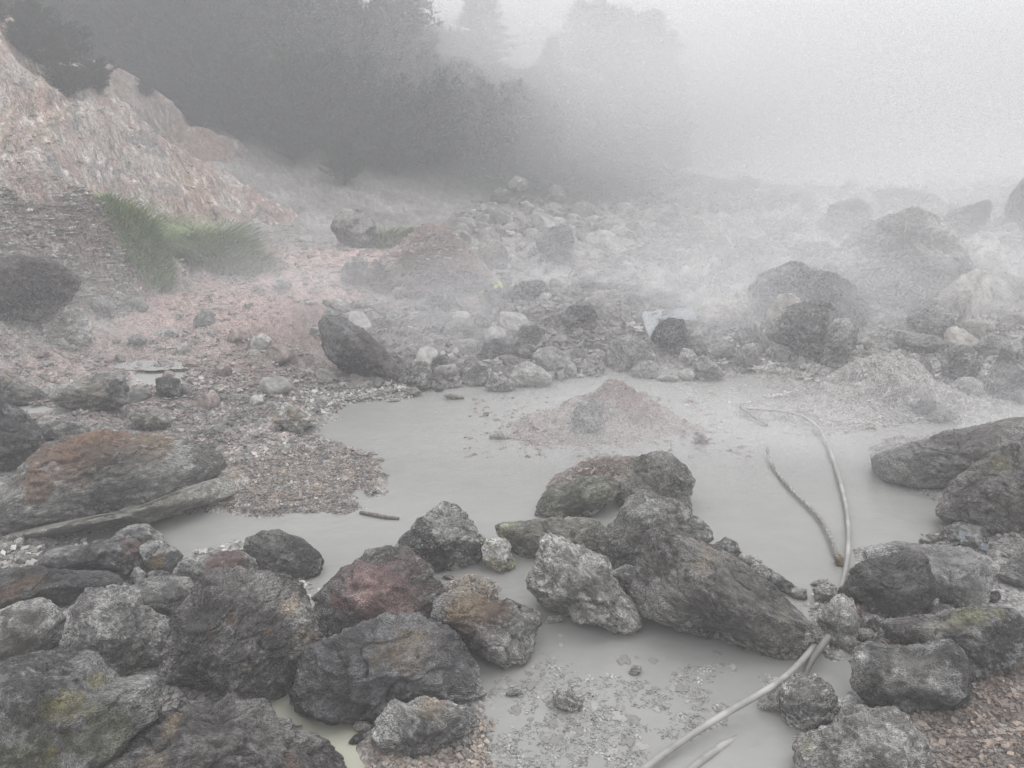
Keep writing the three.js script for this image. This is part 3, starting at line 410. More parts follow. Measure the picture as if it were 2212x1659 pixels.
rock('greatSlab', 'boulder', 'great dark slab-like boulder with whitish speckled foot sloping right to the hose', null, 'brown', [[1378, 1275], [1398, 1202], [1412, 1158], [1450, 1150], [1502, 1163], [1560, 1198], [1620, 1238], [1680, 1288], [1740, 1343], [1778, 1362], [1745, 1395], [1690, 1424], [1640, 1406], [1560, 1375], [1470, 1356], [1400, 1328]],
  { n: 84, cuts: 9, crust: .6, wl: .06, depth: .42, st: { base: [.12, .112, .105] }, spots: [[1440, 1330, 60, [.36, .355, .33], .65], [1520, 1215, 28, P_TAN, .7], [1600, 1260, 50, [.2, .17, .14], .6], [1430, 1210, 50, [.07, .068, .06], .6], [1600, 1330, 80, [.16, .155, .145], .5], [1690, 1380, 50, [.25, .24, .2], .5], [1500, 1290, 50, [.07, .066, .06], .5]] });
// front right
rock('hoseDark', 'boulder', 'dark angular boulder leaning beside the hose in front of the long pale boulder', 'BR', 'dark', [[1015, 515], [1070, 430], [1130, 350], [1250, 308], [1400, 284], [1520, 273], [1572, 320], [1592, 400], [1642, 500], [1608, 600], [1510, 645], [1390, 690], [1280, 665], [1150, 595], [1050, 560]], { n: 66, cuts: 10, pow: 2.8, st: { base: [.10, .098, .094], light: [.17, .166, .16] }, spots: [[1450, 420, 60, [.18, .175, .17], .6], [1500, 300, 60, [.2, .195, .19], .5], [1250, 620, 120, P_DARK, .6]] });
rock('longPale', 'boulder', 'long smooth pale boulder at the pond edge behind the dark leaning one', 'BR', 'pale', [[1178, 265], [1208, 226], [1290, 208], [1450, 208], [1600, 233], [1800, 238], [1962, 288], [2038, 352], [2008, 455], [1965, 570], [1880, 625], [1740, 590], [1600, 560], [1400, 480], [1230, 390]],
  { n: 64, cuts: 6, st: { base: [.37, .365, .355], light: [.48, .475, .465], dark: [.26, .255, .25], rough: .7 }, spots: [[1500, 240, 170, [.21, .2, .195], .5], [1800, 400, 140, [.4, .395, .39], .6], [1900, 560, 90, [.15, .145, .13], .6]] });
rock('hoseWhite', 'rock', 'white pitted rock sitting on the hose', 'BR', 'pale', [[878, 705], [935, 605], [1018, 543], [1100, 580], [1124, 640], [1132, 740], [1104, 805], [1128, 870], [1090, 905], [1005, 868], [940, 805], [918, 745]], { n: 46, rough: 1.5, st: { pit: 2.2, base: [.3, .295, .27] }, crust: .4, spots: [[960, 720, 30, P_DARK, .6], [1070, 850, 30, P_DARK, .6]] });
rock('crackSlab', 'rock_slab', 'dark slab with yellow-green stained top reaching the right edge', 'BR', 'dark', [[1305, 705], [1500, 690], [1700, 668], [1900, 640], [2060, 628], [2140, 640], [2205, 760], [2210, 845], [2125, 1005], [1965, 1065], [1840, 1085], [1760, 1000], [1560, 900], [1400, 870], [1328, 785]],
  { n: 72, depth: .5, pow: 3, cuts: 8, spots: [[1740, 720, 60, [.36, .35, .24], .7], [1830, 690, 70, [.33, .33, .2], .75], [1930, 665, 70, [.31, .31, .18], .75], [2030, 645, 60, [.28, .28, .17], .6], [1640, 750, 75, [.5, .48, .42], .9], [1850, 800, 70, [.3, .29, .24], .5], [1450, 730, 110, [.17, .15, .14], .7], [2080, 850, 150, P_DARK, .5]] });
rock('crackBlock', 'boulder', 'black cracked boulder with a white streaked hollow at the lower right', 'BR', 'dark', [[1112, 905], [1148, 862], [1260, 850], [1400, 880], [1560, 895], [1600, 850], [1720, 856], [1815, 920], [1845, 1020], [1845, 1190], [1705, 1300], [1560, 1318], [1380, 1298], [1228, 1248], [1178, 1165], [1128, 1085]],
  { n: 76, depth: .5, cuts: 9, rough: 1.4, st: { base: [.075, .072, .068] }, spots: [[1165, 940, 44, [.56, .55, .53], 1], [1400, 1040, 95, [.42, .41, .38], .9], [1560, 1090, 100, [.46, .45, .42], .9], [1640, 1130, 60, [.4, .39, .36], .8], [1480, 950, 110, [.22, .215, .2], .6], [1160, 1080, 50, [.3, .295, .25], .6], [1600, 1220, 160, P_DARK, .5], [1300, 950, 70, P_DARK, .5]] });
rock('lowGrey', 'boulder', 'grey mottled boulder right of the hose, below the black cracked one', 'BR', 'grey', [[645, 1255], [668, 1122], [740, 1058], [860, 1056], [932, 1110], [992, 1190], [1034, 1292], [955, 1345], [850, 1400], [780, 1430], [700, 1380], [655, 1330]], { n: 58, crust: .5, st: { base: [.2, .195, .185] }, spots: [[880, 1150, 50, [.13, .12, .115], .5], [760, 1120, 60, [.32, .31, .28], .5]] });
rock('underHose', 'stone', 'chalky white stone under the hose', 'BR', 'white', [[490, 1225], [528, 1130], [600, 1076], [662, 1118], [660, 1200], [648, 1295], [560, 1305], [497, 1265]], { n: 36, spots: [[570, 1290, 40, P_OCHRE, .4]] });
rock('bottomPale', 'boulder', 'broad light grey boulder at the bottom edge right of the hose', 'BR', 'pale', [[750, 1600], [770, 1505], [870, 1425], [1000, 1372], [1080, 1290], [1250, 1278], [1380, 1308], [1450, 1370], [1530, 1430], [1590, 1520], [1620, 1640], [1600, 1830], [1450, 1860], [780, 1860]], { n: 72, by: 1700, depth: .5, rough: 1.4, st: { base: [.23, .225, .21], pit: 2 }, spots: [[1250, 1300, 150, [.14, .135, .13], .5], [830, 1500, 60, [.36, .36, .27], .5]] });
rock('underPale', 'rock', 'thin greenish shard beneath the broad light boulder at the bottom', 'BR', 'moss', [[760, 1500], [800, 1460], [845, 1480], [840, 1530], [800, 1560], [765, 1550]], { n: 18 });
rock('whiteTop', 'stone', 'brown stone with a bright white top in the gap below the dark leaning boulder', 'BR', 'brown', [[1108, 792], [1150, 755], [1222, 758], [1258, 802], [1232, 848], [1140, 842]], { n: 26, spots: [[1185, 785, 45, [.55, .53, .51], 1]] });
rock('gapBrown', 'stone', 'brown stone in the dark gap behind the white-topped one', 'BR', 'brown', [[1195, 715], [1240, 668], [1310, 690], [1318, 760], [1260, 790], [1205, 770]], { n: 22 });
rock('gapBrown2', 'stone', 'reddish brown stone hidden against the white pitted rock', 'BR', 'red', [[1090, 640], [1140, 610], [1175, 670], [1160, 740], [1110, 745]], { n: 18 });
rock('gapPale', 'stone', 'little pitted pale stone between the dark slab and the white-topped stone', 'BR', 'pale', [[1255, 790], [1285, 750], [1325, 765], [1335, 805], [1300, 830], [1262, 822]], { n: 16 });
rock('shellStone', 'stone', 'striped white stone under the right end of the dark leaning boulder', 'BR', 'white', [[1590, 610], [1630, 545], [1662, 570], [1655, 640], [1615, 665]], { n: 18, spots: [[1615, 600, 12, P_DARK, .8], [1640, 620, 9, P_DARK, .8]] });
rock('roundBrown', 'stone', 'small round brown stone with an ochre chip right of the dark leaning boulder', 'BR', 'brown', [[1745, 580], [1775, 548], [1815, 560], [1822, 605], [1790, 635], [1755, 620]], { n: 20, spots: [[1815, 600, 14, P_TAN, 1]] });
rock('whiteBit', 'stone', 'small white stone touching the yellow-green stained slab', 'BR', 'white', [[1785, 640], [1820, 618], [1860, 632], [1855, 660], [1800, 668]], { n: 14 });
rock('lowBrown', 'rock', 'low brown rock between the dark leaning boulder and the stained slab', 'BR', 'brown', [[1560, 680], [1640, 620], [1720, 600], [1780, 640], [1760, 680], [1640, 700]], { n: 26, depth: .5 });
rock('tipBrown', 'rock', 'low brown rock at the right foot of the long pale boulder', 'BR', 'brown', [[1970, 560], [1990, 520], [2050, 510], [2060, 560], [2020, 590]], { n: 20 });
rock('edgePale', 'boulder', 'pale grey boulder cut by the right edge beside a wet sandy channel', 'BR', 'pale', [[2112, 378], [2140, 285], [2205, 195], [2300, 180], [2320, 400], [2235, 440], [2160, 415]], { n: 40 });
rock('edgeDark', 'rock', 'low dark grey rock under the pale right-edge boulder', 'BR', 'grey', [[2035, 395], [2090, 372], [2180, 405], [2300, 430], [2300, 500], [2170, 480], [2080, 450]], { n: 32, depth: .5 });
rock('rightStoneA', 'rock', 'grey brown rock of the pond corner left of the small blue rag', 'BR', 'grey', [[1650, 175], [1690, 98], [1800, 65], [1905, 88], [1990, 150], [1960, 190], [1850, 205], [1760, 210], [1680, 215]], { n: 36, by: 1172 });
rock('rightStoneB', 'stone', 'rounded grey stone beside the blue rag', 'BR', 'grey', [[1795, 205], [1830, 155], [1920, 148], [1978, 190], [1972, 252], [1880, 245]], { n: 26 });
rock('edgeSmallA', 'stone', 'grey stone at the upper end of the row along the great slab', 'BR', 'grey', [[185, 225], [225, 195], [280, 168], [350, 198], [376, 260], [330, 305], [260, 275]], { n: 30, by: 1212, st: { base: [.2, .195, .185] } });
rock('edgeSmallB', 'stone', 'white-topped stone second in the row along the great slab', 'BR', 'grey', [[425, 370], [480, 328], [580, 376], [622, 424], [572, 486], [480, 432]], { n: 26, spots: [[500, 350, 50, P_WHITE, .7]] });
rock('edgeSmallC', 'stone', 'elongated dark stone third in the row along the great slab', 'BR', 'grey', [[572, 410], [610, 396], [690, 450], [742, 490], [690, 535], [610, 490], [575, 460]], { n: 28 });
rock('edgeSmallD', 'stone', 'pale stone fourth in the row along the great slab', 'BR', 'pale', [[675, 515], [730, 488], [800, 500], [806, 560], [730, 568]], { n: 20 });
rock('edgeSmallE', 'stone', 'pale knobbly stone left of the hose at the end of the row', 'BR', 'pale', [[845, 495], [930, 455], [1000, 488], [1004, 545], [930, 590], [860, 566]], { n: 28, rough: 1.5 });
rock('edgeSmallF', 'stone', 'flat pale chip above the knobbly stone near the hose', 'BR', 'white', [[820, 470], [870, 440], [940, 432], [930, 465], [860, 485]], { n: 16, depth: .5 });
rock('edgeSmallG', 'stone', 'crumbly white stone above the white-topped one in the row', 'BR', 'white', [[370, 300], [400, 268], [470, 280], [520, 320], [480, 345], [400, 350]], { n: 20 });
rock('poolRock', 'stone', 'knobbly pale stone alone in the shallow front pool', 'BM', 'pale', [[1372, 1170], [1400, 1148], [1500, 1155], [1560, 1200], [1565, 1260], [1490, 1305], [1420, 1280], [1385, 1225]], { n: 34, rough: 1.7, st: { pit: 1.8 }, spots: [[1520, 1255, 20, P_RUST, .6], [1530, 1220, 22, P_DARK, .6]] });
rock('poolRockB', 'stone', 'small pale stone by a shoal of pebbles below the ochre boulder', 'BM', 'pale', [[1065, 1180], [1110, 1145], [1175, 1150], [1165, 1180], [1095, 1200]], { n: 18 });
rock('poolRockC', 'stone', 'pale crusted stone in the front pool nearest the great slab foot', 'BM', 'white', [[1310, 715], [1340, 675], [1420, 670], [1440, 700], [1360, 725]], { n: 18 });
rock('poolRockD', 'stone', 'brownish pale stone in the front pool by the water-worn shoal', 'BM', 'pale', [[1860, 1040], [1890, 995], [1945, 1000], [1940, 1040], [1890, 1060]], { n: 16 });
rock('nookStone', 'stone', 'small oval stone in the still water right of the peaked boulder', 'BM', 'grey', [[655, 410], [690, 393], [730, 420], [735, 440], [680, 440]], { n: 16 });
// left
rock('rusty', 'boulder', 'wide low boulder with a rust-orange crest on the left shore', 'ML', 'grey', [[-80, 1620], [0, 1560], [150, 1430], [220, 1330], [330, 1230], [500, 1190], [700, 1158], [900, 1162], [1050, 1183], [1200, 1218], [1350, 1268], [1420, 1328], [1432, 1372], [1355, 1435], [1200, 1505], [1000, 1590], [700, 1680], [400, 1745], [0, 1780], [-80, 1770]],
  { n: 80, depth: .5, cuts: 6, wl: .1, crust: .4, st: { base: [.17, .165, .155] }, spots: [[700, 1195, 190, [.33, .19, .12], .75], [500, 1230, 130, [.33, .2, .13], .7], [1000, 1205, 150, [.32, .22, .14], .65], [320, 1330, 150, [.27, .17, .12], .6], [270, 1470, 110, [.3, .175, .1], .75], [530, 1410, 120, [.3, .19, .12], .55], [700, 1320, 160, [.14, .13, .11], .6], [900, 1480, 250, [.28, .275, .26], .6], [300, 1620, 200, [.2, .195, .18], .5]] });
rock('rustyLedge', 'rock_slab', 'pale eroded ledge along the foot of the rust-crested boulder', 'ML', 'pale', [[-80, 1810], [0, 1790], [300, 1745], [600, 1690], [800, 1650], [1000, 1590], [1200, 1510], [1350, 1440], [1440, 1420], [1492, 1478], [1482, 1552], [1380, 1595], [1100, 1668], [800, 1720], [500, 1780], [200, 1830], [-80, 1850]], { n: 72, depth: .35, back: .15, rough: 2, st: { base: [.36, .35, .315], light: [.47, .465, .43], dark: [.2, .195, .17] }, spots: [[900, 1670, 250, [.33, .325, .26], .5]] });
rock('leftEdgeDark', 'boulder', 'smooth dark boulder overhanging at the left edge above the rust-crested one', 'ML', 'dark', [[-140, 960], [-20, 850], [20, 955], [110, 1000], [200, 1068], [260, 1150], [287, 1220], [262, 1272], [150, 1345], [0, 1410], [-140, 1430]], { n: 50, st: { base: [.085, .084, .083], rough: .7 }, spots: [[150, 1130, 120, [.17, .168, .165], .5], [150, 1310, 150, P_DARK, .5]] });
rock('leftEdgeTan', 'boulder', 'tan-crested boulder at the left edge beside a small puddle', 'ML', 'grey', [[-90, 800], [0, 730], [60, 760], [180, 830], [325, 912], [335, 945], [200, 985], [50, 998], [-90, 990]], { n: 40, spots: [[70, 770, 60, P_TAN, .6], [160, 850, 60, [.3, .25, .2], .4]] });
rock('crustMound', 'rock', 'low rock with cream crust behind the puddle at left', 'ML', 'grey', [[338, 925], [378, 858], [500, 818], [650, 778], [802, 786], [824, 880], [814, 960], [700, 985], [560, 1000], [400, 970]], { n: 44, spots: [[560, 870, 110, [.42, .4, .33], .6], [650, 870, 60, P_TAN, .5]], rough: 1.4 });
rock('cubeRock', 'rock', 'blocky dark rock standing by the small upper puddle', 'ML', 'dark', [[1013, 800], [1075, 783], [1160, 798], [1175, 880], [1152, 925], [1060, 918], [1018, 882]], { n: 26, pow: 3.5 });
rock('lowSlabA', 'rock_slab', 'low grey slab behind the rust-crested boulder at left', 'ML', 'grey', [[235, 1105], [330, 1068], [500, 1078], [582, 1130], [584, 1195], [400, 1215], [280, 1200]], { n: 32, depth: .5 });
rock('lowSlabB', 'rock', 'low greenish rock with a jagged top on the left rubble', 'ML', 'moss', [[838, 1050], [870, 1020], [1000, 1045], [1112, 1080], [1070, 1128], [960, 1120], [870, 1095]], { n: 28, depth: .5 });
rock('cave', 'boulder', 'big brown-black boulder jutting from the scree at the left edge', 'ML', 'brown', [[-140, 60], [0, 15], [150, 15], [300, 45], [400, 85], [495, 150], [480, 230], [400, 310], [270, 385], [0, 410], [-140, 420]], { n: 44, D: 7.3, st: { base: [.08, .073, .068], light: [.17, .158, .148], rough: 1.2 } });
rock('screeStoneA', 'rock', 'pale rounded rock at the foot of the scree slope', 'ML', 'pale', [[598, 275], [640, 255], [690, 265], [765, 340], [745, 405], [660, 390], [610, 335]], { n: 28, st: { base: [.24, .22, .2] } });
rock('screeStoneB', 'rock', 'pale flat rock right of the rounded one below the scree', 'ML', 'pale', [[825, 290], [900, 272], [965, 320], [945, 362], [870, 340]], { n: 20 });
rock('paleBank', 'rock', 'crumbling cream bank of rubble at the left, under the brown-black boulder', 'ML', 'white', [[270, 500], [330, 400], [420, 310], [510, 330], [560, 420], [600, 520], [480, 570], [340, 570]], { n: 34, rough: 1.8, depth: .4, st: { base: [.36, .34, .28], dark: [.18, .16, .13], pit: 2 } });
rock('greenBankStone', 'rock', 'pale rock half buried under the tall grass clump', 'ML', 'pale', [[1760, 200], [1800, 155], [1850, 150], [1905, 195], [1850, 215], [1790, 215]], { n: 18 });
rock('crustSpire', 'rock', 'knobbly cream sinter lump at the left pond corner', 'ML', 'white', [[1780, 1070], [1800, 1000], [1850, 960], [1910, 975], [1960, 1010], [2060, 1060], [2060, 1085], [1960, 1110], [1960, 1150], [1880, 1130]], { n: 34, rough: 2, st: { base: [.4, .37, .31], pit: 2 }, spots: [[1790, 1060, 30, P_TAN, .9], [1900, 1050, 40, P_OCHRE, .6]] });
rock('bankStoneA', 'stone', 'tan flat stone on the dark rubble above the rust-crested boulder', 'ML', 'pale', [[1250, 1170], [1280, 1155], [1310, 1170], [1300, 1195], [1265, 1192]], { n: 12, st: { base: [.32, .28, .22] } });
rock('bankStoneB', 'stone', 'pale stone at the right tip of the ledge', 'ML', 'pale', [[1340, 1595], [1370, 1575], [1420, 1580], [1425, 1610], [1370, 1622]], { n: 16 });
// the dark bank behind the pond
rock('leaning', 'rock_slab', 'dark leaning slab with a pale upper edge left of the pond', null, 'dark', [[694, 700], [705, 684], [742, 690], [792, 722], [842, 772], [872, 808], [868, 824], [830, 822], [790, 818], [735, 795], [703, 765]], { n: 46, depth: .35, pow: 3, st: { base: [.08, .076, .074] }, spots: [[800, 750, 30, [.24, .21, .2], .6], [770, 725, 26, [.22, .2, .19], .5], [845, 790, 26, [.26, .24, .23], .6]] });
rock('bankA', 'rock', 'ragged grey rock between the leaning slab and the pond shore', 'MM', 'grey', [[368, 835], [398, 760], [480, 678], [562, 700], [584, 782], [566, 855], [470, 872], [388, 866]], { n: 36, rough: 1.5 });
rock('bankB', 'rock', 'small dark rock right behind the ragged one', 'MM', 'dark', [[568, 745], [600, 658], [680, 638], [722, 690], [705, 765], [640, 770]], { n: 28 });
rock('bankC', 'rock', 'crusted knobbly rock on the far shore left of the two pale boulders', 'MM', 'grey', [[788, 795], [800, 728], [870, 685], [952, 708], [975, 775], [905, 838], [818, 840]], { n: 32, rough: 1.6, spots: [[840, 800, 50, P_WHITE, .5]] });
rock('bankD', 'boulder', 'white rounded boulder at the far shore, front of the pale pair', 'MM', 'white', [[1098, 785], [1128, 718], [1200, 688], [1292, 718], [1352, 780], [1362, 815], [1285, 850], [1150, 838]], { n: 38, spots: [[1280, 790, 60, [.3, .29, .27], .4]] });
rock('bankE', 'boulder', 'pale boulder behind the white one at the far shore', 'MM', 'pale', [[1238, 645], [1300, 600], [1380, 592], [1452, 638], [1505, 700], [1524, 765], [1450, 795], [1360, 800], [1300, 760]], { n: 40, by: 810 });
rock('bankF', 'rock', 'upright grey rock above the pale pair of boulders', 'MM', 'grey', [[1098, 625], [1120, 540], [1170, 468], [1260, 448], [1318, 488], [1312, 575], [1250, 640], [1180, 680], [1105, 668]], { n: 36, st: { base: [.13, .125, .12] } });
rock('bankG', 'rock', 'dark jagged rock left of the upright grey rock', 'MM', 'dark', [[898, 645], [930, 560], [1010, 538], [1090, 578], [1112, 625], [1080, 680], [980, 690]], { n: 32 });
rock('bankH', 'rock', 'dark square block high on the bank', 'MM', 'dark', [[1428, 425], [1480, 328], [1600, 308], [1662, 380], [1642, 475], [1560, 495], [1460, 475]], { n: 34, pow: 3 });
rock('bankI', 'stone', 'pale oval stone stuck in the middle of the bank', 'MM', 'pale', [[1128, 402], [1160, 348], [1202, 370], [1192, 425]], { n: 18 });
rock('bankJ', 'rock', 'black rock mound right of the yellow sulphur patch', 'MM', 'dark', [[1035, 252], [1110, 198], [1180, 168], [1300, 162], [1332, 210], [1312, 275], [1200, 305], [1090, 292]], { n: 36 });
rock('bankK', 'rock', 'low brown rock left of the yellow sulphur patch', 'MM', 'brown', [[688, 232], [720, 190], [830, 165], [930, 148], [992, 190], [905, 225], [800, 250]], { n: 30, st: { base: [.16, .14, .125] } });
rock('bankL', 'stone', 'pale stone at the top of the bank beside the plank', 'MM', 'pale', [[1378, 285], [1410, 240], [1460, 258], [1505, 292], [1450, 325]], { n: 18 });
rock('bankM', 'stone', 'grey stone low in the bank hollow', 'MM', 'grey', [[770, 470], [800, 440], [850, 450], [860, 490], [800, 500]], { n: 16 });
rock('bankN', 'stone', 'grey lump upper left in the bank hollow', 'MM', 'grey', [[790, 420], [820, 385], [900, 380], [950, 400], [930, 440], [850, 450]], { n: 20 });
rock('bankO', 'rock', 'broad pale rock in the steam right of the pale pair', 'MM', 'pale', [[1718, 645], [1760, 558], [1860, 508], [1965, 558], [2035, 655], [1950, 720], [1820, 745], [1738, 715]], { n: 38 });
rock('bankP', 'rock', 'pale rock at the shore under the broad steaming one', 'MM', 'pale', [[1878, 735], [1930, 688], [2010, 678], [2062, 720], [2042, 790], [1940, 792]], { n: 26 });
rock('bankQ', 'stone', 'flat white stone at the far waterline', 'MM', 'white', [[2038, 798], [2070, 773], [2150, 773], [2192, 800], [2120, 815]], { n: 16 });
rock('bankR', 'rock', 'dark rock under the plastic sheet', 'MM', 'dark', [[2015, 525], [2050, 450], [2120, 400], [2211, 418], [2270, 560], [2180, 635], [2060, 610]], { n: 34, st: { base: [.07, .07, .068] } });
rock('bankS', 'rock', 'crumbly grey rock at the shore below the knobbly one', 'MM', 'grey', [[930, 850], [960, 800], [1050, 790], [1140, 830], [1100, 870], [1000, 880]], { n: 26, rough: 1.7 });
rock('waterLump', 'stone', 'pale crusted stone alone in the pond at its far left shore', 'MM', 'pale', [[412, 880], [430, 855], [480, 850], [518, 880], [500, 912], [430, 905]], { n: 20, rough: 1.6 });
rock('waterLumpB', 'stone', 'flat tan stone in the pond by the far gravel spit', 'MM', 'pale', [[655, 905], [690, 888], [790, 905], [800, 922], [720, 930]], { n: 16, depth: .5, st: { base: [.36, .31, .26] } });
rock('waterLumpC', 'stone', 'cream stone in the pond left of the red gravel mound', 'MM', 'white', [[955, 1165], [1000, 1132], [1060, 1130], [1088, 1160], [1080, 1185], [980, 1188]], { n: 22 });
rock('waterLumpD', 'stone', 'tiny grey stone in the middle of the pond', 'MM', 'grey', [[912, 1030], [930, 1010], [950, 1012], [958, 1032], [935, 1040]], { n: 10 });
rock('waterLumpE', 'stone', 'dark stone with yellow foot in the pond right of the red mound', 'MR', 'grey', [[68, 1180], [80, 1145], [120, 1140], [150, 1170], [175, 1200], [140, 1220], [90, 1210]], { n: 22, spots: [[140, 1195, 30, P_TAN, 1], [120, 1210, 30, P_TAN, .8]] });
// pink slope foot and the left back
rock('pairA', 'boulder', 'grey boulder leftmost of the pair on the pinkish mound', 'MM', 'grey', [[0, 85], [60, 18], [130, 8], [182, 50], [170, 120], [110, 178], [30, 168], [0, 140]], { n: 28, by: 618, st: { base: [.2, .185, .175] } });
rock('pairB', 'boulder', 'rounded pinkish boulder of the pair on the pink mound', 'MM', 'pinkish', [[128, 145], [180, 58], [270, 18], [360, 18], [398, 80], [374, 155], [322, 228], [268, 240], [195, 195]], { n: 34, st: { base: [.25, .205, .19] } });
rock('pairC', 'rock', 'brown rock low at the right of the pinkish boulder', 'MM', 'red', [[328, 218], [370, 150], [430, 123], [482, 170], [450, 210], [400, 240]], { n: 22, by: 636 });
rock('pairD', 'rock', 'small reddish rock in front of the pink mound', 'MM', 'red', [[398, 245], [410, 200], [480, 173], [542, 230], [532, 265], [450, 275]], { n: 22, st: { base: [.24, .18, .165] } });
rock('behindHead', 'boulder', 'big dark boulder with white streaks at the end of the pink slope', null, 'dark', [[716, 490], [722, 466], [742, 454], [768, 453], [790, 462], [806, 482], [814, 506], [796, 532], [768, 535], [738, 522]], { n: 36, st: { base: [.12, .11, .105] }, spots: [[752, 460, 24, P_WHITE, 1], [785, 480, 20, P_WHITE, .9], [778, 505, 18, P_WHITE, .9], [732, 466, 20, P_WHITE, .9]] });
rock('moundA', 'boulder', 'pink-grey boulder right of the pink mound', 'TM', 'pinkish', [[868, 1650], [910, 1578], [980, 1556], [1052, 1590], [1085, 1650], [1060, 1740], [960, 1750], [890, 1720]], { n: 26, st: { base: [.22, .2, .19] } });
rock('moundB', 'rock', 'dark hollow rock against the pink mound top', 'TM', 'dark', [[748, 1525], [780, 1498], [842, 1528], [838, 1605], [770, 1580]], { n: 18 });
rock('moundC', 'rock', 'long grey rock up the slope behind the pink mound', 'TM', 'grey', [[856, 1492], [920, 1468], [1000, 1458], [1062, 1490], [1045, 1535], [900, 1538]], { n: 24 });
rock('moundD', 'rock', 'jagged grey rock up the slope, right of the long one', 'TM', 'grey', [[1068, 1482], [1150, 1478], [1232, 1428], [1262, 1460], [1195, 1525], [1110, 1530]], { n: 22 });
rock('moundE', 'boulder', 'large dark rock mass in the mist behind the sulphur patch', 'TM', 'dark', [[1255, 1535], [1350, 1478], [1470, 1465], [1505, 1550], [1490, 1660], [1400, 1720], [1300, 1700]], { n: 28 });
rock('farA', 'boulder', 'pale two-faced boulder topmost in the mist before the trees', 'TM', 'white', [[1086, 1185], [1130, 1138], [1200, 1165], [1204, 1222], [1140, 1245], [1092, 1225]], { n: 20 });
rock('farB', 'boulder', 'dark boulder with a pale right face in the mist', 'TM', 'grey', [[1340, 1230], [1380, 1198], [1422, 1208], [1458, 1270], [1442, 1315], [1380, 1315], [1345, 1280]], { n: 20, spots: [[1425, 1260, 45, P_WHITE, .9]] });
rock('farC', 'rock', 'pale leaning rock below the topmost pale boulder', 'TM', 'white', [[1158, 1315], [1200, 1298], [1252, 1340], [1242, 1370], [1180, 1355]], { n: 16 });
rock('farD', 'stone', 'round white stone right of the pale leaning rock', 'TM', 'white', [[1238, 1375], [1270, 1343], [1312, 1360], [1312, 1395], [1260, 1405]], { n: 14 });
rock('farE', 'stone', 'pale stone right of the round white one', 'TM', 'pale', [[1348, 1375], [1390, 1353], [1432, 1380], [1422, 1405], [1360, 1405]], { n: 14 });
rock('farF', 'boulder', 'dull grey boulder left of the topmost pale boulder', 'TM', 'grey', [[965, 1260], [1020, 1218], [1092, 1240], [1090, 1300], [1030, 1320], [980, 1310]], { n: 18 });
rock('farG', 'rock', 'slanted pale rock upper right of the pale leaning rock', 'TM', 'pale', [[1250, 1300], [1280, 1280], [1325, 1315], [1305, 1335], [1262, 1330]], { n: 14 });
// right, in the steam
rock('gravelRock', 'rock', 'dark rock in the right foot of the grey gravel mound', 'MR', 'grey', [[1480, 960], [1560, 930], [1640, 940], [1720, 985], [1782, 1045], [1700, 1075], [1560, 1072], [1500, 1020]], { n: 34 });
rock('rightSlab', 'rock_slab', 'broad flat grey slab reaching from the right edge into the pond', 'MR', 'grey', [[1238, 1305], [1268, 1270], [1400, 1255], [1550, 1200], [1700, 1160], [1900, 1118], [2100, 1068], [2260, 1050], [2320, 1200], [2150, 1300], [1950, 1400], [1800, 1480], [1650, 1520], [1480, 1500], [1340, 1452], [1275, 1385]],
  { n: 72, depth: .45, pow: 2.8, crust: .4, back: .6, st: { base: [.25, .245, .235], light: [.4, .39, .375], dark: [.13, .127, .12] }, spots: [[1500, 1320, 200, [.3, .295, .28], .6], [1550, 1360, 90, [.14, .135, .125], .6], [1900, 1180, 220, [.2, .18, .165], .6]] });
rock('rightDark', 'boulder', 'dark brown boulder with an ochre spot at the right edge', null, 'brown', [[2022, 1108], [2048, 1072], [2075, 1030], [2125, 1000], [2175, 970], [2250, 940], [2300, 1000], [2290, 1130], [2200, 1150], [2100, 1135]], { n: 58, st: { base: [.12, .11, .102] }, spots: [[2160, 1012, 20, [.3, .27, .17], .6], [2150, 1000, 14, [.3, .27, .17], .5], [2190, 1085, 26, [.27, .25, .2], .6], [2120, 1020, 25, [.2, .19, .17], .5]] });
rock('steamA', 'rock', 'black rock with white stones on top beyond the plastic sheet', 'MR', 'dark', [[258, 372], [310, 310], [440, 288], [562, 293], [612, 360], [560, 405], [480, 420], [380, 392]], { n: 30, spots: [[460, 348, 45, P_WHITE, 1]] });
rock('steamB', 'stone', 'pale stone in front of the dark cloth, leftmost of its row', 'MR', 'pale', [[18, 565], [50, 513], [110, 503], [152, 530], [158, 605], [90, 648], [38, 625]], { n: 24 });
rock('steamC', 'rock', 'grey rock behind the row of pale stones under the cloth', 'MR', 'pale', [[328, 525], [380, 468], [450, 463], [532, 530], [535, 575], [430, 600], [348, 568]], { n: 26, st: { base: [.22, .215, .21] } });
rock('steamD', 'stone', 'square pale stone second of the row below the cloth', 'MR', 'pale', [[158, 625], [180, 573], [260, 568], [332, 590], [324, 648], [240, 680], [168, 668]], { n: 24, pow: 3 });
rock('steamE', 'rock', 'pale peaked rock third of the row below the cloth', 'MR', 'pale', [[338, 642], [400, 578], [482, 568], [488, 662], [450, 718], [380, 730], [338, 690]], { n: 26 });
rock('steamF', 'stone', 'low pale stone before the great misty boulder', 'MR', 'pale', [[538, 612], [590, 568], [692, 588], [714, 622], [664, 688], [580, 680]], { n: 24 });
rock('steamG', 'stone', 'pale cracked stone at the far shore under the square one', 'MR', 'pale', [[68, 705], [130, 643], [190, 688], [240, 720], [274, 775], [180, 808], [88, 788]], { n: 26 });
rock('steamH', 'stone', 'cream stone at the far shore below the leftmost stone of the row', 'MR', 'white', [[-25, 655], [0, 598], [60, 608], [92, 652], [40, 710], [-25, 708]], { n: 20 });
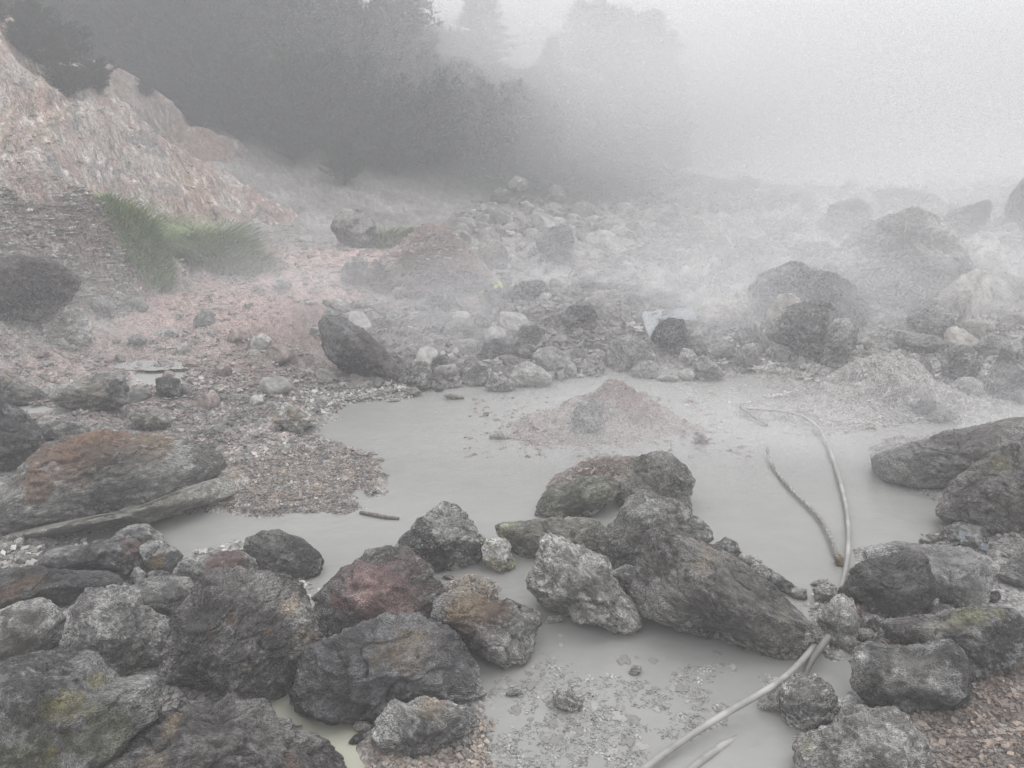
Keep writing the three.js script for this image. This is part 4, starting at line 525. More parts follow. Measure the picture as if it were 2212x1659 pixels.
rock('steamI', 'stone', 'cream stone touching the far waterline left', 'MR', 'white', [[-25, 745], [30, 728], [82, 770], [62, 808], [-25, 808]], { n: 16 });
rock('steamJ', 'stone', 'tiny white stone at the far waterline', 'MR', 'white', [[95, 800], [120, 787], [150, 797], [142, 814]], { n: 10 });
rock('steamK', 'boulder', 'great misty boulder left of the upright stone', 'MR', 'grey', [[555, 505], [600, 398], [700, 338], [850, 293], [962, 318], [1015, 400], [1000, 510], [930, 640], [840, 670], [740, 665], [618, 600]], { n: 44 });
rock('steamL', 'boulder', 'upright pale boulder like a tooth in the steam', 'MR', 'pale', [[902, 700], [903, 600], [930, 478], [980, 418], [1062, 408], [1134, 470], [1126, 565], [1065, 660], [1005, 712], [940, 715]], { n: 38, st: { base: [.25, .245, .235] } });
rock('steamM', 'boulder', 'largest dark boulder sloping up in the steam at right', 'MR', 'dark', [[435, 230], [520, 128], [600, 88], [720, 48], [850, 88], [980, 118], [1082, 190], [1174, 290], [1190, 400], [1130, 480], [1000, 470], [800, 420], [640, 340]], { n: 46, by: 712, st: { base: [.10, .098, .095] } });
rock('steamN', 'boulder', 'misty grey boulder behind the largest dark one', 'MR', 'grey', [[175, 155], [188, 50], [280, 8], [420, -5], [565, 40], [540, 120], [420, 180], [260, 190]], { n: 34 });
rock('steamO', 'rock', 'dark rock on the wet flat left of the misty grey boulder', 'MR', 'dark', [[-5, 215], [80, 128], [170, 128], [250, 180], [316, 232], [230, 272], [120, 246]], { n: 28 });
rock('steamP', 'boulder', 'pale egg-shaped boulder high on the right pile', 'MR', 'pale', [[1518, 465], [1570, 388], [1640, 328], [1730, 318], [1792, 380], [1804, 485], [1740, 548], [1620, 545]], { n: 34 });
rock('steamQ', 'rock', 'dark rock behind the egg-shaped boulder', 'MR', 'grey', [[1445, 400], [1530, 318], [1700, 278], [1755, 310], [1700, 420], [1600, 480], [1500, 490]], { n: 28, by: 725 });
rock('steamR', 'rock', 'flat pale rock under the egg-shaped boulder', 'MR', 'pale', [[1378, 565], [1400, 478], [1500, 498], [1640, 520], [1714, 572], [1640, 630], [1500, 612]], { n: 30 });
rock('steamS', 'boulder', 'rounded dark boulder low in the right pile', 'MR', 'grey', [[1678, 685], [1720, 608], [1820, 578], [1902, 620], [1935, 695], [1880, 790], [1760, 812], [1688, 755]], { n: 34, st: { base: [.17, .165, .16] } });
rock('steamT', 'boulder', 'pale-rimmed boulder behind the grey gravel mound peak', 'MR', 'grey', [[1398, 695], [1460, 638], [1560, 638], [1612, 720], [1625, 810], [1560, 840], [1450, 790]], { n: 32, spots: [[1500, 655, 60, P_WHITE, .5]] });
rock('steamU', 'rock', 'low pale rock left of the pale-rimmed boulder', 'MR', 'pale', [[1218, 695], [1300, 638], [1400, 638], [1444, 685], [1350, 740], [1260, 735]], { n: 26 });
rock('steamV', 'boulder', 'long leaning boulder with pale ridge at the right edge', 'MR', 'grey', [[1955, 810], [2040, 688], [2080, 600], [2160, 558], [2280, 590], [2300, 780], [2150, 850], [2000, 910], [1950, 870]], { n: 42, st: { base: [.2, .195, .19] }, spots: [[2030, 730, 60, [.38, .375, .36], .7], [2150, 850, 120, [.1, .1, .095], .6]] });
rock('steamW', 'stone', 'round cream stone at the right end of the gravel mound', 'MR', 'white', [[1758, 855], [1790, 788], [1880, 788], [1944, 830], [1934, 897], [1840, 908]], { n: 28 });
rock('steamX', 'rock', 'low smooth grey rock at the right edge water', 'MR', 'pale', [[1995, 915], [2070, 858], [2200, 848], [2300, 890], [2250, 950], [2060, 948]], { n: 28, st: { base: [.24, .235, .23] } });
rock('steamY', 'stone', 'small dark stone tucked below the round cream one', 'MR', 'grey', [[1630, 840], [1655, 812], [1690, 825], [1692, 860], [1650, 872]], { n: 12 });
rock('steamZ', 'rock', 'misty grey rock between egg-shaped boulder and right edge', 'MR', 'pale', [[1900, 590], [1960, 520], [2060, 520], [2110, 580], [2060, 660], [1960, 670]], { n: 26 });
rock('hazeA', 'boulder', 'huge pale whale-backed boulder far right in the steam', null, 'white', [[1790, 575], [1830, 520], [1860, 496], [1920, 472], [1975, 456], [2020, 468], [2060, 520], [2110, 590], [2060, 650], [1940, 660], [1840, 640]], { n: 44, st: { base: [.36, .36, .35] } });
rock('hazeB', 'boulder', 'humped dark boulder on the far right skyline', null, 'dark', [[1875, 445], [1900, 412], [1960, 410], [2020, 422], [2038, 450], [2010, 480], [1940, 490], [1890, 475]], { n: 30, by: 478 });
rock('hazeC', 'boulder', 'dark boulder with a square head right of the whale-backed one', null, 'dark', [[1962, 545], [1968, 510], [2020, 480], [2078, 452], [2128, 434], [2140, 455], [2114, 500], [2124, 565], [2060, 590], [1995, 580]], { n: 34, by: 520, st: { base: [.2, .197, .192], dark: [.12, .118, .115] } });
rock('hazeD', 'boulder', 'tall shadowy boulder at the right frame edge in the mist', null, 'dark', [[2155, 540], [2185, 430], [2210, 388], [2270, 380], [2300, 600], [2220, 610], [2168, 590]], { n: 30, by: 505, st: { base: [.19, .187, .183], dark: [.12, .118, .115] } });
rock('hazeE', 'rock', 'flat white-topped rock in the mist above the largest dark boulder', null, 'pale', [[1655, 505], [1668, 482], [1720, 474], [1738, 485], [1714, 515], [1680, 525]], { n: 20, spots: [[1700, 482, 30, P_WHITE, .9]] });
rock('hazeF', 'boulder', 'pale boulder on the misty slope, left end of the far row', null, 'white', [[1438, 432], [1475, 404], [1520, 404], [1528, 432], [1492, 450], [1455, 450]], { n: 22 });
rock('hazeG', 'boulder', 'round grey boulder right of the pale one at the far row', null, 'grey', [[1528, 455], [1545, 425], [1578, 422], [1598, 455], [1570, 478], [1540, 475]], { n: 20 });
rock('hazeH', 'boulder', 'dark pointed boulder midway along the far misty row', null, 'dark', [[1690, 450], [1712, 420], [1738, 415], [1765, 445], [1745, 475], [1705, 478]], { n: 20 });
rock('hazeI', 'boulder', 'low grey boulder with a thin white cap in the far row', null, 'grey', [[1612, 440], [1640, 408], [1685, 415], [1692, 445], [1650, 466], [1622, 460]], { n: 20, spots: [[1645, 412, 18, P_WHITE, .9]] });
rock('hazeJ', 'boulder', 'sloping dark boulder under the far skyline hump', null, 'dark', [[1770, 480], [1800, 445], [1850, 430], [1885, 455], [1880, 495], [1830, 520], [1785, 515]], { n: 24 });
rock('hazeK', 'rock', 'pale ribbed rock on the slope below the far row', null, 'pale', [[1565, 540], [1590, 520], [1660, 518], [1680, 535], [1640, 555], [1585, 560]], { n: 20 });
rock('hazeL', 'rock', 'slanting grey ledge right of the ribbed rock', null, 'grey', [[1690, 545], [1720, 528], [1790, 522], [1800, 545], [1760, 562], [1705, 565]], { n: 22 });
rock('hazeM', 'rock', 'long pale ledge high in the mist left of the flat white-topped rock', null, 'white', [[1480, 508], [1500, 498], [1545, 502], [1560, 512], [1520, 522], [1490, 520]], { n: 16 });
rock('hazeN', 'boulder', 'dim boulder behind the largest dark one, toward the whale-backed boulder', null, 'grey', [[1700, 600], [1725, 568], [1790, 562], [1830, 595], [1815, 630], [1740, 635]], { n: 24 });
rock('branchTip', 'stone', 'ochre stone in the pond at the lower tip of the crusted branch', null, 'pale', [[1800, 1196], [1812, 1193], [1823, 1204], [1821, 1224], [1806, 1224]], { n: 16, st: { base: [.30, .23, .14], light: [.36, .29, .19], dark: [.2, .15, .09] } });
// mounds of gravel
const GRAVEL_RED = { base: [.17, .118, .105], light: [.27, .215, .195], dark: [.085, .058, .052], lightAmt: .6, rough: 1 }, GRAVEL_GREY = { base: [.37, .36, .345], light: [.46, .45, .435], dark: [.25, .24, .23], lightAmt: .7, rough: 1 };
function heap(key, label, cones, tint, step, seed) {   // loose gravel tipped in cones, on its own patch of ground: [px, py of the foot's middle, radius across, radius in depth, height]
  const cs = cones.map(([x, y, ra, rb, h]) => { const p = onLevel(x, y, 0); return [p.x, p.z, ra, rb, h]; }), x0 = Math.min(...cs.map(c => c[0] - c[2] * 1.5)), x1 = Math.max(...cs.map(c => c[0] + c[2] * 1.5)), z0 = Math.min(...cs.map(c => c[1] - c[3] * 1.5)), z1 = Math.max(...cs.map(c => c[1] + c[3] * 1.5));
  const ox = (x0 + x1) / 2, oz = (z0 + z1) / 2, nx = Math.ceil((x1 - x0) / step), nz = Math.ceil((z1 - z0) / step), pos = [], col = [], uv = [], idx = [], id = new Int32Array((nx + 1) * (nz + 1)).fill(-1), c = [0, 0, 0];
  for (let j = 0; j <= nz; j++) for (let i = 0; i <= nx; i++) {
    const x = x0 + i * step, z = z0 + j * step, wx = x + .16 * noise(x * 3.2 + seed, 1, z * 3.2) + .04 * noise(x * 11, 3, z * 11), wz = z + .10 * noise(x * 4, 7, z * 4 + seed); let y = 0;
    for (const [a, b, ra, rb, h] of cs) { const d = Math.hypot((wx - a) / ra, (wz - b) / rb); y = Math.max(y, h * (1.0 - d + .12 * Math.exp(-d * d * 30) * -1) ); }
    y += (y > 0 ? .085 : .008) * fbm(x * 6 + seed, 2, z * 7, 5) + .018 * (0.25 - Math.abs(noise(x * 26, seed, z * 26))) - .004; if (y < -.03) continue;
    id[j * (nx + 1) + i] = pos.length / 3; pos.push(x - ox, y, z - oz); uv.push(x / .35, z / .35); tint(x, y, z, c); const e = fbm(x * 30, y * 30, z * 30, 2), g = .05 * e; col.push((c[0] + g) * lit, (c[1] + g) * lit, (c[2] + g) * lit);
  }
  for (let j = 0; j < nz; j++) for (let i = 0; i < nx; i++) { const a = id[j * (nx + 1) + i], b = id[j * (nx + 1) + i + 1], d = id[(j + 1) * (nx + 1) + i], e = id[(j + 1) * (nx + 1) + i + 1]; if (a >= 0 && b >= 0 && d >= 0) idx.push(a, d, b); if (b >= 0 && d >= 0 && e >= 0) idx.push(b, d, e); }
  const g = new THREE.BufferGeometry(); g.setAttribute('position', new THREE.Float32BufferAttribute(pos, 3)); g.setAttribute('color', new THREE.Float32BufferAttribute(col, 3)); g.setAttribute('uv', new THREE.Float32BufferAttribute(uv, 2)); g.setIndex(idx); g.computeVertexNormals();
  const o = mesh('gravel_mound', g, rockMat); o.position.set(ox, 0, oz); tag(o, label, 'gravel mound'); rocks[key] = { o, foot: o.position.clone() };
}
heap('redMound', 'reddish brown gravel mound rising from the pond with a pale low skirt', [[1328, 905, .50, .46, .45], [1372, 912, .48, .36, .30], [1295, 892, .3, .3, .33], [1350, 900, .4, .4, .40], [1262, 905, .40, .4, .24], [1195, 920, .42, .34, .12], [1270, 938, .7, .36, .075], [1400, 930, .5, .26, .06], [1165, 948, .36, .22, .055]], (x, y, z, c) => { const a = fbm(x * 3, 2, z * 3, 3), e = fbm(x * 12, 4, z * 12, 3); c[0] = .29; c[1] = .255; c[2] = .235; blend(c, [.165, .108, .096], sstep(-.06, .1, .16 - Math.hypot((x - onLevel(1345, 905, 0).x) * .55, (z - onLevel(1345, 905, 0).z) * .5) + .5 * a + .35 * e) * .95); blend(c, [.13, .115, .11], sstep(.1, .25, e) * .5); }, .017, 3);
heap('greyMound', 'grey gravel mound on the right shore of the pond', [[1905, 866, .82, .6, .56], [1950, 872, .8, .5, .36], [1850, 880, .85, .5, .30], [1770, 890, .8, .4, .12], [2010, 880, .6, .4, .2], [2070, 885, .45, .3, .08]], (x, y, z, c) => { const a = fbm(x * 2, 2, z * 2, 3), e = fbm(x * 12, 4, z * 12, 3); c[0] = .32; c[1] = .31; c[2] = .297; blend(c, [.19, .184, .178], sstep(-.02, .2, a + .4 * e) * .75); blend(c, [.46, .45, .43], sstep(.08, .25, e) * .7); }, .02, 9);
rock('crustFace', 'boulder', 'boulder with a white crusted face in front of the red gravel mound', 'MM', 'grey', [[1500, 1010], [1530, 950], [1600, 930], [1670, 945], [1706, 1000], [1700, 1080], [1660, 1135], [1560, 1145], [1490, 1120]], { n: 44, back: .2, by: 947, rough: 1.6, st: { base: [.2, .2, .185], light: [.42, .42, .4], pit: 1.8 } });
rock('pinkMound', 'gravel_mound', 'pink gravel mound in front of the misty trees', 'TM', 'pinkish', [[250, 1680], [300, 1640], [420, 1570], [520, 1480], [590, 1438], [660, 1478], [740, 1545], [830, 1630], [920, 1720], [960, 1800], [700, 1850], [400, 1830], [220, 1760]], { n: 48, depth: .5, cuts: 3, st: { base: [.36, .27, .24], light: [.44, .36, .33], dark: [.22, .16, .14] }, rough: .8 });
rock('topGravel', 'gravel_mound', 'patch of pinkish gravel behind the two greenish boulders in the water', 'MM', 'pale', [[1340, 1500], [1400, 1420], [1500, 1370], [1600, 1320], [1700, 1305], [1830, 1300], [1920, 1295], [1900, 1400], [1780, 1500], [1600, 1540], [1420, 1560]], { n: 40, depth: .42, by: 1082, back: .9, st: { base: [.34, .29, .26], light: [.42, .38, .35], dark: [.18, .15, .13] }, rough: .8 });
rock('nookGravel', 'gravel_mound', 'small heap of cream flakes and gravel behind the angular brown boulder', 'BM', 'white', [[640, 530], [650, 480], [740, 455], [850, 430], [960, 440], [985, 480], [1010, 560], [960, 620], [860, 610], [720, 580]], { n: 36, depth: .5, st: { base: [.33, .28, .22], light: [.45, .42, .37], dark: [.18, .14, .1], pit: 2 }, rough: 1.6 });

// ------------------------------------------------------------------ hoses, sticks, planks, plastic
function tube(name, pts, r, mat, sides, rough, seedv, colour, taper = 0) {   // a tube along points, slightly uneven, with its own colours
  const curve = new THREE.CatmullRomCurve3(pts), len = curve.getLength(), seg = Math.max(24, Math.round(len / 0.02)), g = new THREE.TubeGeometry(curve, seg, r, sides, false), p = g.attributes.position, n = g.attributes.normal, col = new Float32Array(p.count * 3), c = [0, 0, 0];
  for (let i = 0; i < p.count; i++) {
    const x = p.getX(i), y = p.getY(i), z = p.getZ(i), row = Math.floor(i / (sides + 1)) / seg, d = r * (rough * fbm(x * 14 + seedv, y * 14, z * 14, 3) - taper * row);
    p.setXYZ(i, x + n.getX(i) * d, y + n.getY(i) * d, z + n.getZ(i) * d); colour(x, y, z, c, row); col.set(c, i * 3);
  }
  const caps = [];
  for (const [row, s] of [[0, 1], [seg, -1]]) { const base = row * (sides + 1); for (let k = 1; k + 1 < sides; k++) caps.push(...(s > 0 ? [base, base + k, base + k + 1] : [base, base + k + 1, base + k])); }
  g.setAttribute('color', new THREE.BufferAttribute(col, 3)); g.setIndex([...g.index.array, ...caps]); g.computeVertexNormals();
  return mesh(name, g, mat);
}
const lay = list => list.map(([x, y, h]) => onLevel(x, y, h));
const hoseMat = new THREE.MeshStandardMaterial({ vertexColors: true, roughness: 0.6 }); hoseMat.name = 'weathered_hose';
const hoseColour = (x, y, z, c) => { const a = fbm(x * 5, y * 5, z * 5, 3), b = fbm(x * 30, y * 30, z * 30, 2); c[0] = .27; c[1] = .265; c[2] = .25; blend(c, [.38, .375, .355], sstep(0, .3, a + .4 * b)); blend(c, [.2, .195, .185], sstep(.12, .35, b - .5 * a) * .7); };
tag(tube('hose', lay([[1603, 881, .05], [1640, 884, .07], [1690, 888, .08], [1730, 898, .07], [1762, 918, .05], [1785, 955, .035], [1804, 1005, .03], [1820, 1060, .03], [1830, 1110, .03], [1833, 1170, .035], [1828, 1225, .03], [1816, 1275, .03], [1800, 1325, .03], [1778, 1366, .05], [1745, 1412, .08], [1695, 1463, .1], [1640, 1500, .12], [1570, 1540, .07], [1490, 1590, .04], [1400, 1655, .03], [1340, 1710, .03]]), 0.0136, hoseMat, 14, .05, 3, hoseColour), 'pale plastic hose curving across the pond, under the white rock and out of the bottom', 'hose');
tag(tube('broken_pipe', lay([[1790, 1375, .12], [1772, 1400, .1], [1752, 1428, .06], [1736, 1462, .02]]), 0.015, hoseMat, 12, .3, 8, (x, y, z, c) => { hoseColour(x, y, z, c); c[0] *= .55; c[1] *= .54; c[2] *= .55; }), 'short dark grey pipe lying beside the hose below the white rock', 'pipe');
tag(tube('sunken_pipe', lay([[1480, 1672, .0], [1520, 1640, .004], [1560, 1612, .0], [1590, 1596, -.012]]), 0.015, hoseMat, 12, .2, 9, hoseColour), 'pale pipe mostly sunk in the water right of the hose at the bottom', 'pipe');
const woodMat = new THREE.MeshStandardMaterial({ vertexColors: true, roughness: .9 }); woodMat.name = 'old_wood';
const woodColour = (b, l) => (x, y, z, c) => { const a = fbm(x * 8, y * 25, z * 8, 3), e = fbm(x * 45, y * 45, z * 45, 2); c[0] = b[0]; c[1] = b[1]; c[2] = b[2]; blend(c, l, sstep(.02, .16, e + .3 * a)); };
tag(tube('branch', lay([[1657, 968, .06], [1662, 990, .03], [1680, 1022, .02], [1712, 1060, .022], [1745, 1092, .022], [1772, 1122, .025], [1792, 1155, .03], [1804, 1190, .03], [1808, 1212, .0]]), 0.0125, woodMat, 10, .3, 5, woodColour([.18, .17, .16], [.36, .355, .34])), 'thin crusted branch lying in the pond left of the hose', 'branch');
tag(tube('stick', lay([[1600, 880, .07], [1612, 888, .06], [1632, 902, .04], [1656, 918, .02]]), 0.016, woodMat, 8, .5, 6, woodColour([.17, .155, .145], [.3, .29, .28])), 'short stick at the far tip of the hose', 'stick');
{ const p = [onLevel(1092, 1294, .2), onLevel(1107, 1301, .2), onLevel(1126, 1310, .2)], R = rocks.ochreRock, lift = V(0, .27, 0); p.forEach(q => { const d = q.clone().sub(EYE).normalize(), D = R.foot.distanceTo(EYE) + .02; q.copy(EYE).addScaledVector(d, D); });
  tag(tube('stick', p, .009, woodMat, 8, .3, 7, woodColour([.03, .028, .026], [.08, .075, .07])), 'short black stick on the top of the angular brown boulder', 'stick'); }
tag(tube('stick', lay([[778, 1107, .01], [805, 1111, .015], [835, 1117, .012], [862, 1121, .005]]), .012, woodMat, 8, .5, 10, woodColour([.12, .11, .1], [.25, .24, .22])), 'thin dark stick floating by the gravel bank left of the peaked boulder', 'stick');
tag(tube('driftwood', lay([[1990, 1172, .05], [2005, 1168, .09], [2025, 1166, .09], [2046, 1161, .12]]), .026, woodMat, 10, .9, 11, woodColour([.06, .055, .052], [.3, .29, .28]), .6), 'black tapering driftwood on the back of the long pale boulder', 'driftwood');
const onLand = (x, y, lift) => { const p = hit(x, y); p.y += lift; return p; };
tag(tube('plank', [onLand(1258, 632, .1), onLand(1330, 637, .12), onLand(1400, 650, .12), onLand(1465, 664, .12)], .06, woodMat, 8, .9, 12, woodColour([.08, .075, .07], [.17, .16, .15])), 'dark weathered plank lying along the top of the bank', 'plank');
tag(tube('plank', [onLand(1372, 668, .1), onLand(1420, 676, .1), onLand(1480, 684, .1)], .05, woodMat, 8, .9, 13, woodColour([.09, .085, .08], [.19, .18, .17])), 'second shorter dark plank just below the long one', 'plank');
for (const [k, pts] of [[0, [[1228, 600], [1234, 586], [1250, 577], [1278, 570]]], [1, [[1236, 598], [1246, 584], [1262, 577], [1290, 574]]], [2, [[1246, 598], [1256, 586], [1272, 580], [1300, 578]]]])
  tag(tube('bent_cane', pts.map(([x, y], i) => { const D = -hit(pts[0][0], pts[0][1]).z, [X, z, Y] = dp([x, y, D - .05 * i]); return V(X, Y, z); }), .016, woodMat, 6, .2, 20 + k, woodColour([.3, .29, .27], [.4, .39, .37])), ['leftmost of three thin pale canes bent in an arc beyond the plank', 'middle of three thin pale canes bent in an arc beyond the plank', 'rightmost of three thin pale canes bent in an arc beyond the plank'][k], 'cane', 'bent canes beyond the plank');
for (const [k, pts] of [[0, [[1452, 574], [1470, 566]]], [1, [[1458, 578], [1480, 567]]]])
  tag(tube('bent_cane', [...pts, [pts[1][0] + 10, pts[1][1] - 2]].map(([x, y], i) => { const [X, z, Y] = dp([x, y, 14 + i * .05]); return V(X, Y, z); }), .014, woodMat, 6, .2, 30 + k, woodColour([.3, .29, .27], [.4, .39, .37])), ['upper of two short pale twigs sticking up from the misty flat right of the canes', 'lower of two short pale twigs sticking up from the misty flat'][k], 'twig', 'short twigs on the misty flat');
function cloth(name, corners, colour, mat, wave, seedv, n = 22) {   // a crumpled sheet with thickness between four corners [x, y, depth]
  const P = corners.map(([x, y, lift]) => onLand(x, y, lift)), pos = [], col = [], idx = [], c = [0, 0, 0], nrm = P[1].clone().sub(P[0]).cross(P[3].clone().sub(P[0])).normalize();
  for (const s of [0.004, -0.004]) for (let j = 0; j <= n; j++) for (let i = 0; i <= n; i++) {
    const u = i / n, v = j / n, eu = u + .06 * noise(v * 6, seedv, 1) * (u === 0 || u === 1 ? 1 : .4), ev = v + .06 * noise(u * 6, seedv, 4), a = P[0].clone().lerp(P[1], eu), b = P[3].clone().lerp(P[2], eu), p = a.lerp(b, ev);
    const f = wave * (1 - 2.2 * Math.abs(noise(u * 3 + seedv, v * 3, 2)) + .4 * noise(u * 9, v * 9, seedv)); p.addScaledVector(nrm, f + s); pos.push(p.x, p.y, p.z);
    colour(u, v, c); col.push(...c);
  }
  const m = (n + 1) * (n + 1), q = (i, j) => j * (n + 1) + i;
  for (let j = 0; j < n; j++) for (let i = 0; i < n; i++) { const a = q(i, j), b = q(i + 1, j), d = q(i, j + 1), e = q(i + 1, j + 1); idx.push(a, b, d, b, e, d, a + m, d + m, b + m, b + m, d + m, e + m); }
  for (let i = 0; i < n; i++) for (const [a, b] of [[q(i, 0), q(i + 1, 0)], [q(i + 1, n), q(i, n)], [q(0, i + 1), q(0, i)], [q(n, i), q(n, i + 1)]]) idx.push(a, a + m, b, b, a + m, b + m);
  const g = new THREE.BufferGeometry(); g.setAttribute('position', new THREE.Float32BufferAttribute(pos, 3)); g.setAttribute('color', new THREE.Float32BufferAttribute(col, 3)); g.setIndex(idx); g.computeVertexNormals();
  return mesh(name, g, mat);
}
const sheetMat = new THREE.MeshStandardMaterial({ vertexColors: true, roughness: .45, side: THREE.DoubleSide }); sheetMat.name = 'old_plastic';
const flat = (a, k = .1) => (u, v, c) => { const e = 1 + k * noise(u * 7, v * 7, 3); c[0] = a[0] * e; c[1] = a[1] * e; c[2] = a[2] * e; };
tag(cloth('plastic_sheet', [[1386, 688, .1], [1428, 686, .12], [1432, 704, .16], [1402, 742, .08]], flat([.36, .38, .40]), sheetMat, .03, 2), 'torn pale bluish plastic sheet hanging below the short plank', 'plastic sheet');
tag(cloth('plastic_sheet', [[1418, 724, .22], [1440, 704, .24], [1496, 698, .24], [1506, 722, .2]], flat([.33, .35, .37]), sheetMat, .05, 5), 'shiny blue-white plastic sheet spread over the dark rock on the bank', 'plastic sheet');
tag(cloth('dark_cloth', [[1520, 722, .16], [1560, 698, .2], [1634, 704, .2], [1620, 734, .14]], flat([.12, .115, .115], .3), sheetMat, .07, 8), 'dark brown cloth draped over stones at the far shore', 'cloth');
tag(cloth('pale_cloth', [[1610, 700, .14], [1650, 706, .12], [1684, 690, .1], [1654, 728, .08]], flat([.34, .33, .31], .15), sheetMat, .04, 12, 14), 'pale rag trailing from the dark cloth toward the great misty boulder', 'cloth');
tag(cloth('blue_rag', [[2066, 1176, .1], [2092, 1184, .1], [2086, 1192, .07], [2062, 1186, .07]], flat([.13, .15, .165]), sheetMat, .012, 15, 10), 'small faded blue rag between stones at the pond corner', 'rag');
tag(cloth('blue_rag', [[2116, 1196, .07], [2130, 1200, .07], [2128, 1207, .05], [2112, 1202, .05]], flat([.12, .14, .155]), sheetMat, .01, 17, 10), 'smaller blue rag scrap right of the rounded stone', 'rag');
{ const p = onLevel(1386, 996, .3), D = rocks.topBoulder.foot.distanceTo(EYE) + .1, d = p.sub(EYE).normalize(), c = EYE.clone().addScaledVector(d, D), g = new THREE.SphereGeometry(.045, 14, 8); g.scale(1.5, .22, .6); const a = g.attributes.position, col = new Float32Array(a.count * 3); for (let i = 0; i < a.count; i++) { a.setY(i, a.getY(i) + .014 * Math.sin(a.getX(i) * 50)); const k = 1 + .5 * noise(a.getX(i) * 60, 1, a.getZ(i) * 60); col.set([.3 * k, .15 * k, .11 * k], i * 3); } g.setAttribute('color', new THREE.BufferAttribute(col, 3)); g.rotateZ(.3); g.computeVertexNormals(); const o = mesh('fallen_leaf', g, woodMat); o.position.copy(c); tag(o, 'curled reddish leaf on the gravel beside the topmost greenish boulder', 'leaf'); }
// sulphur: a thin yellow crust with lumps
{ const poly = [[1008, 640], [1030, 625], [1062, 615], [1100, 614], [1112, 620], [1100, 630], [1072, 638], [1040, 643]].map(([x, y]) => { const p = hit(x, y); return [p.x, p.z]; });
  const pos = [], col = [], idx = [], id = new Map(), xs = poly.map(p => p[0]), zs = poly.map(p => p[1]), x0 = Math.min(...xs) - .2, x1 = Math.max(...xs) + .2, z0 = Math.min(...zs) - .2, z1 = Math.max(...zs) + .2, s = .03, nx = Math.ceil((x1 - x0) / s), nz = Math.ceil((z1 - z0) / s);
  for (let j = 0; j <= nz; j++) for (let i = 0; i <= nx; i++) { const x = x0 + i * s, z = z0 + j * s, d = polyDist(poly, x, z) + .12 * noise(x * 6, 1, z * 6); if (d > .02) continue; const e = fbm(x * 14, 2, z * 14, 3); if (e * 1.6 + d * .9 > .1) continue; id.set(j * 9999 + i, pos.length / 3); pos.push(x, ground(x, z) + .012 + Math.min(.05, -d * .25) + .05 * e, z); const k = 1 + .6 * e; col.push(.40 * k, .42 * k, .15 * k); }
  for (let j = 0; j < nz; j++) for (let i = 0; i < nx; i++) { const a = id.get(j * 9999 + i), b = id.get(j * 9999 + i + 1), c = id.get((j + 1) * 9999 + i), d = id.get((j + 1) * 9999 + i + 1); if (a !== undefined && b !== undefined && c !== undefined) idx.push(a, c, b); if (b !== undefined && c !== undefined && d !== undefined) idx.push(b, c, d); }
  const g = new THREE.BufferGeometry(); g.setAttribute('position', new THREE.Float32BufferAttribute(pos, 3)); g.setAttribute('color', new THREE.Float32BufferAttribute(col, 3)); g.setIndex(idx); g.computeVertexNormals(); tag(mesh('sulphur_crust', g, plainMat), 'bright yellow-green sulphur crust on the ground beyond the bank', 'sulphur patch'); }

// ------------------------------------------------------------------ loose stones: gravel as stuff, larger stones one by one
function pebbleGeo(seed, flatten) { const B = ball(2), n = B.dir.length / 3, pos = new Float32Array(n * 3), r = seed * 9.1; for (let i = 0; i < n; i++) { const x = B.dir[i * 3], y = B.dir[i * 3 + 1], z = B.dir[i * 3 + 2], k = 1 + .5 * noise(x * 1.3 + r, y * 1.3, z * 1.3) + .25 * noise(x * 3 + r, y * 3, z * 3); pos[i * 3] = x * k; pos[i * 3 + 1] = y * k * flatten; pos[i * 3 + 2] = z * k * .8; } const g = new THREE.BufferGeometry(); g.setAttribute('position', new THREE.BufferAttribute(pos, 3)); g.setIndex(B.idx.slice()); let v = 0; { const p = k => V(pos[k * 3], pos[k * 3 + 1], pos[k * 3 + 2]), [a, b, c] = B.idx; v = p(b).sub(p(a)).cross(p(c).sub(p(a))).dot(p(a)); } if (v < 0) { const q = B.idx.slice(); for (let t = 0; t < q.length; t += 3) [q[t], q[t + 1]] = [q[t + 1], q[t]]; g.setIndex(q); } const m = g.toNonIndexed(); m.computeVertexNormals(); return m; }
const shard = (s, f) => { const B = ball(1), r = rng(s * 77), n = B.dir.length / 3, off = new Map(), pos = new Float32Array(n * 3); for (let i = 0; i < n; i++) { if (!off.has(B.same[i])) off.set(B.same[i], [.55 + .9 * r(), .45 + .9 * r(), .55 + .9 * r()]); const q = off.get(B.same[i]); pos[i * 3] = B.dir[i * 3] * q[0] * 1.2; pos[i * 3 + 1] = B.dir[i * 3 + 1] * q[1] * f * 1.3; pos[i * 3 + 2] = B.dir[i * 3 + 2] * q[2]; } const g = new THREE.BufferGeometry(); g.setAttribute('position', new THREE.BufferAttribute(pos, 3)); g.setIndex(B.idx.slice()); const m = g.toNonIndexed(); m.computeVertexNormals(); return m; };
const pebbles = [1, 2, 3, 4, 5].map((s, i) => shard(s, [.6, .4, .75, .3, .5][i]));
const pebbleMat = new THREE.MeshStandardMaterial({ roughness: .95 }); pebbleMat.name = 'loose_stone';
function mixGeo(geos, seed) { // a handful of differently broken shards lying together
  const r = rng(seed + 900), out = [], M = new THREE.Matrix4(); for (let k = 0; k < 7; k++) { const g = geos[k % geos.length].clone(), s = k ? .3 + .55 * r() : 1, a = r() * 6.28, d = k ? .9 + 1.5 * r() : 0; M.compose(V(Math.cos(a) * d, k ? -.15 * r() : 0, Math.sin(a) * d), new THREE.Quaternion().setFromEuler(new THREE.Euler((r() - .5) * 1.4, r() * 6.28, (r() - .5) * 1.4)), V(s, s, s)); out.push(g.applyMatrix4(M)); } return [mergeGeometries(out)];
}
